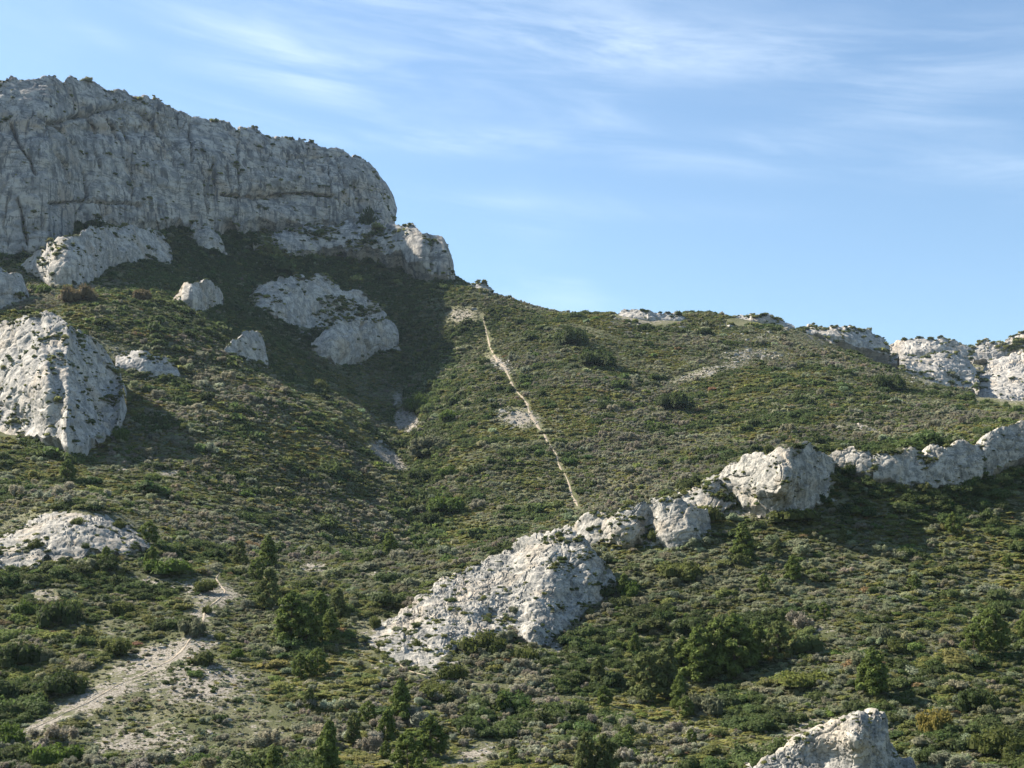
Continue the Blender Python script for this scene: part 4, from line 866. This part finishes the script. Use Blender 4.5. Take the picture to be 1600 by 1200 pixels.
PINES = [(375, 882, 34, 4, 'small round pine at the left end of the grassy saddle'), (418, 888, 48, 0, 'narrow upright pine on the left of the grassy saddle, right of the small round one'),
 (400, 908, 34, 3, 'low spreading pine under the narrow upright pine'), (420, 952, 58, 4, 'pale grey green pine above the pine clump left of centre'),
 (455, 1008, 76, 1, 'tallest pine of the clump left of centre, at its left end'), (478, 1012, 62, 3, 'bushy dark pine in the middle of the clump left of centre'), (500, 990, 60, 1, 'pointed pine at the back of the clump left of centre'),
 (515, 1004, 48, 0, 'short pine closing the right end of the clump left of centre'), (528, 965, 42, 2, 'greyish pine just above the right end of the clump'),
 (468, 1060, 36, 3, 'bright green young pine below the clump left of centre'), (495, 1058, 42, 3, 'bright green bushy pine right beside the young one below the clump'),
 (608, 870, 36, 1, 'dark pine standing alone on the saddle at the end of the runnel'), (483, 872, 18, 3, 'tiny pine on the saddle left of its pale bare spot'), (512, 872, 16, 3, 'tiny round pine on the saddle above its pale bare spot'),
 (648, 858, 14, 1, 'very small pine in the shade where the runnel ends'),
 (512, 1212, 76, 0, 'tall pointed pine at the bottom edge left of centre'), (426, 1212, 40, 0, 'small pointed pine at the bottom edge left of the tall one'),
 (483, 1112, 34, 2, 'faint olive pine left of the tall mid bottom pines'), (552, 1165, 46, 2, 'soft grey green pine right above the tall pointed one'),
 (575, 1130, 32, 3, 'bushy small pine left of the slim pine'), (625, 1132, 64, 0, 'slim tall pine at lower centre'), (605, 1160, 48, 1, 'lighter pine at the foot of the slim tall pine'),
 (672, 1186, 60, 1, 'dense dark pine at lower centre casting a shadow to the right'), (636, 1204, 56, 3, 'broad green pine left of the dense dark pine at the bottom'), (602, 1186, 26, 3, 'low green pine between the lighter and the broad one'),
 (785, 1116, 30, 3, 'small bright pine alone right of lower centre'), (655, 1215, 30, 1, 'low pine in the very bottom between two bigger pines'), (802, 1190, 22, 3, 'little pine by the pale bare patch at the bottom'),
 (1012, 1098, 72, 4, 'greyish pine at the left end of the long pine thicket'), (1042, 1092, 78, 2, 'second pine of the long thicket, soft and feathery'), (1062, 1108, 50, 0, 'narrow bright pine in front of the long thicket'),
 (1068, 1056, 54, 1, 'pine in the back row of the long thicket, on its left'), (1095, 1068, 82, 1, 'tall dark pine in the middle of the long thicket'), (1122, 1064, 88, 3, 'broadest and darkest pine of the long thicket'),
 (1148, 1058, 88, 1, 'tall pine right of the darkest one in the thicket'), (1164, 1046, 38, 0, 'small pale pine in front of the right end of the thicket'), (1182, 1036, 58, 3, 'last pine at the right end of the long thicket'),
 (1072, 1120, 30, 3, 'small bright pine at the lower foot of the thicket'), (1216, 1032, 56, 4, 'round grey green pine standing off the right end of the thicket'),
 (992, 1026, 34, 1, 'small pine up slope of the left end of the long thicket'), (944, 1104, 30, 1, 'light green pine on the open slope left of the long thicket'), (936, 1072, 42, 2, 'dim pine above the light green one'),
 (975, 932, 34, 1, 'bright small pine beside the shaded end of the long hump'), (982, 1160, 26, 3, 'small light pine below the wide grey bush, left'), (1080, 1162, 22, 3, 'small light pine below the wide grey bush, right'),
 (915, 1212, 60, 2, 'soft olive pine at the bottom edge in the centre'), (945, 1210, 56, 2, 'matching soft olive pine just right of the other at the bottom edge'),
 (1366, 1088, 68, 1, 'lone two tiered pine on the right slope casting a long shadow'), (1352, 1082, 40, 3, 'low bright pine leaning against the left of the lone pine'),
 (1550, 1022, 66, 3, 'big round pine at the right edge of the open slope'), (1522, 1024, 44, 3, 'lower half round pine left of the big round one'), (1604, 1000, 44, 1, 'pine cut off by the right edge'),
 (1430, 926, 26, 3, 'small green pine in the middle of the right slope'), (1240, 908, 38, 1, 'pointed pine on the slope left of the open right side'), (1194, 926, 28, 3, 'squat pine left below the pointed one'),
 (1162, 872, 52, 0, 'slender pine below the blocky bluff'), (1288, 968, 26, 3, 'small round pine right of centre on the slope'), (1490, 836, 34, 3, 'feathery pine under the rib cliff at right'),
 (1575, 888, 20, 3, 'tiny pine near the right edge below the rib cliff'), (1215, 870, 24, 2, 'pale small pine right of the slender one'), (1318, 848, 24, 2, 'olive young pine below the recess of the rib'),
 (232, 852, 36, 3, 'green pine behind the right end of the lower left slab'), (165, 888, 32, 1, 'dark young pine below the lower left slab'), (236, 890, 34, 3, 'bright young pine right of the dark one below the slab'),
 (104, 752, 32, 1, 'dark pine on the left slope above the lower left slab'), (680, 442, 14, 0, 'minute bright pine on the dark slope under the lower cliff step')]
print('pines', len(PINES), 'bushes', len(BUSH))
for i, (px, py, h, kd, lb) in enumerate(PINES):
    p = ground(px, py) if py <= 1200 else ground(px, py)
    if p is None: continue
    s = p[1] / F
    e = bpy.data.objects.new('pine_tree', None); C.objects.link(e); e.empty_display_size = .3
    e.location = (p[0], p[1], p[2] - .05); e.rotation_euler = (0, 0, i * 2.1); H = h * s * 1.04; wf = (.85, 1.05, .95)[i % 3]; e.scale = (H * wf, H * wf, H)
    tag(e, lb, 'tree', 'young pines scattered over the lower slopes')
    cr, tk = kinds[kd]
    for nm, me in (('crown', cr), ('trunk', tk)):
        c = bpy.data.objects.new(nm, me); C.objects.link(c); c.parent = e

# ------------------------------------------------------------------ thin haze in the air
lo = TP.reshape(-1, 3).min(0) - 1.5; hi = TP.reshape(-1, 3).max(0) + 1.5; lo[1] = -25; hi[2] = 262; hi[1] += 5
bxv = [(x, y, z) for x in (lo[0], hi[0]) for y in (lo[1], hi[1]) for z in (lo[2], hi[2])]
me = bpy.data.meshes.new('haze'); me.from_pydata([tuple(map(float, v)) for v in bxv], [], [(0, 1, 3, 2), (4, 6, 7, 5), (0, 4, 5, 1), (2, 3, 7, 6), (0, 2, 6, 4), (1, 5, 7, 3)]); me.update()
hz = bpy.data.objects.new('haze', me); C.objects.link(hz); tag(hz, 'thin pale haze in the air over the whole valley', 'haze', kind='stuff')
mh = bpy.data.materials.new('haze'); mh.use_nodes = True; nt = mh.node_tree; nt.nodes.clear()
vo = nt.nodes.new('ShaderNodeVolumePrincipled'); vo.inputs['Color'].default_value = (.62, .80, 1, 1); vo.inputs['Density'].default_value = 0.00005; vo.inputs['Anisotropy'].default_value = 0.2
mo = nt.nodes.new('ShaderNodeOutputMaterial'); nt.links.new(vo.outputs[0], mo.inputs['Volume']); me.materials.append(mh)
print('BOUNDS', lo, hi)
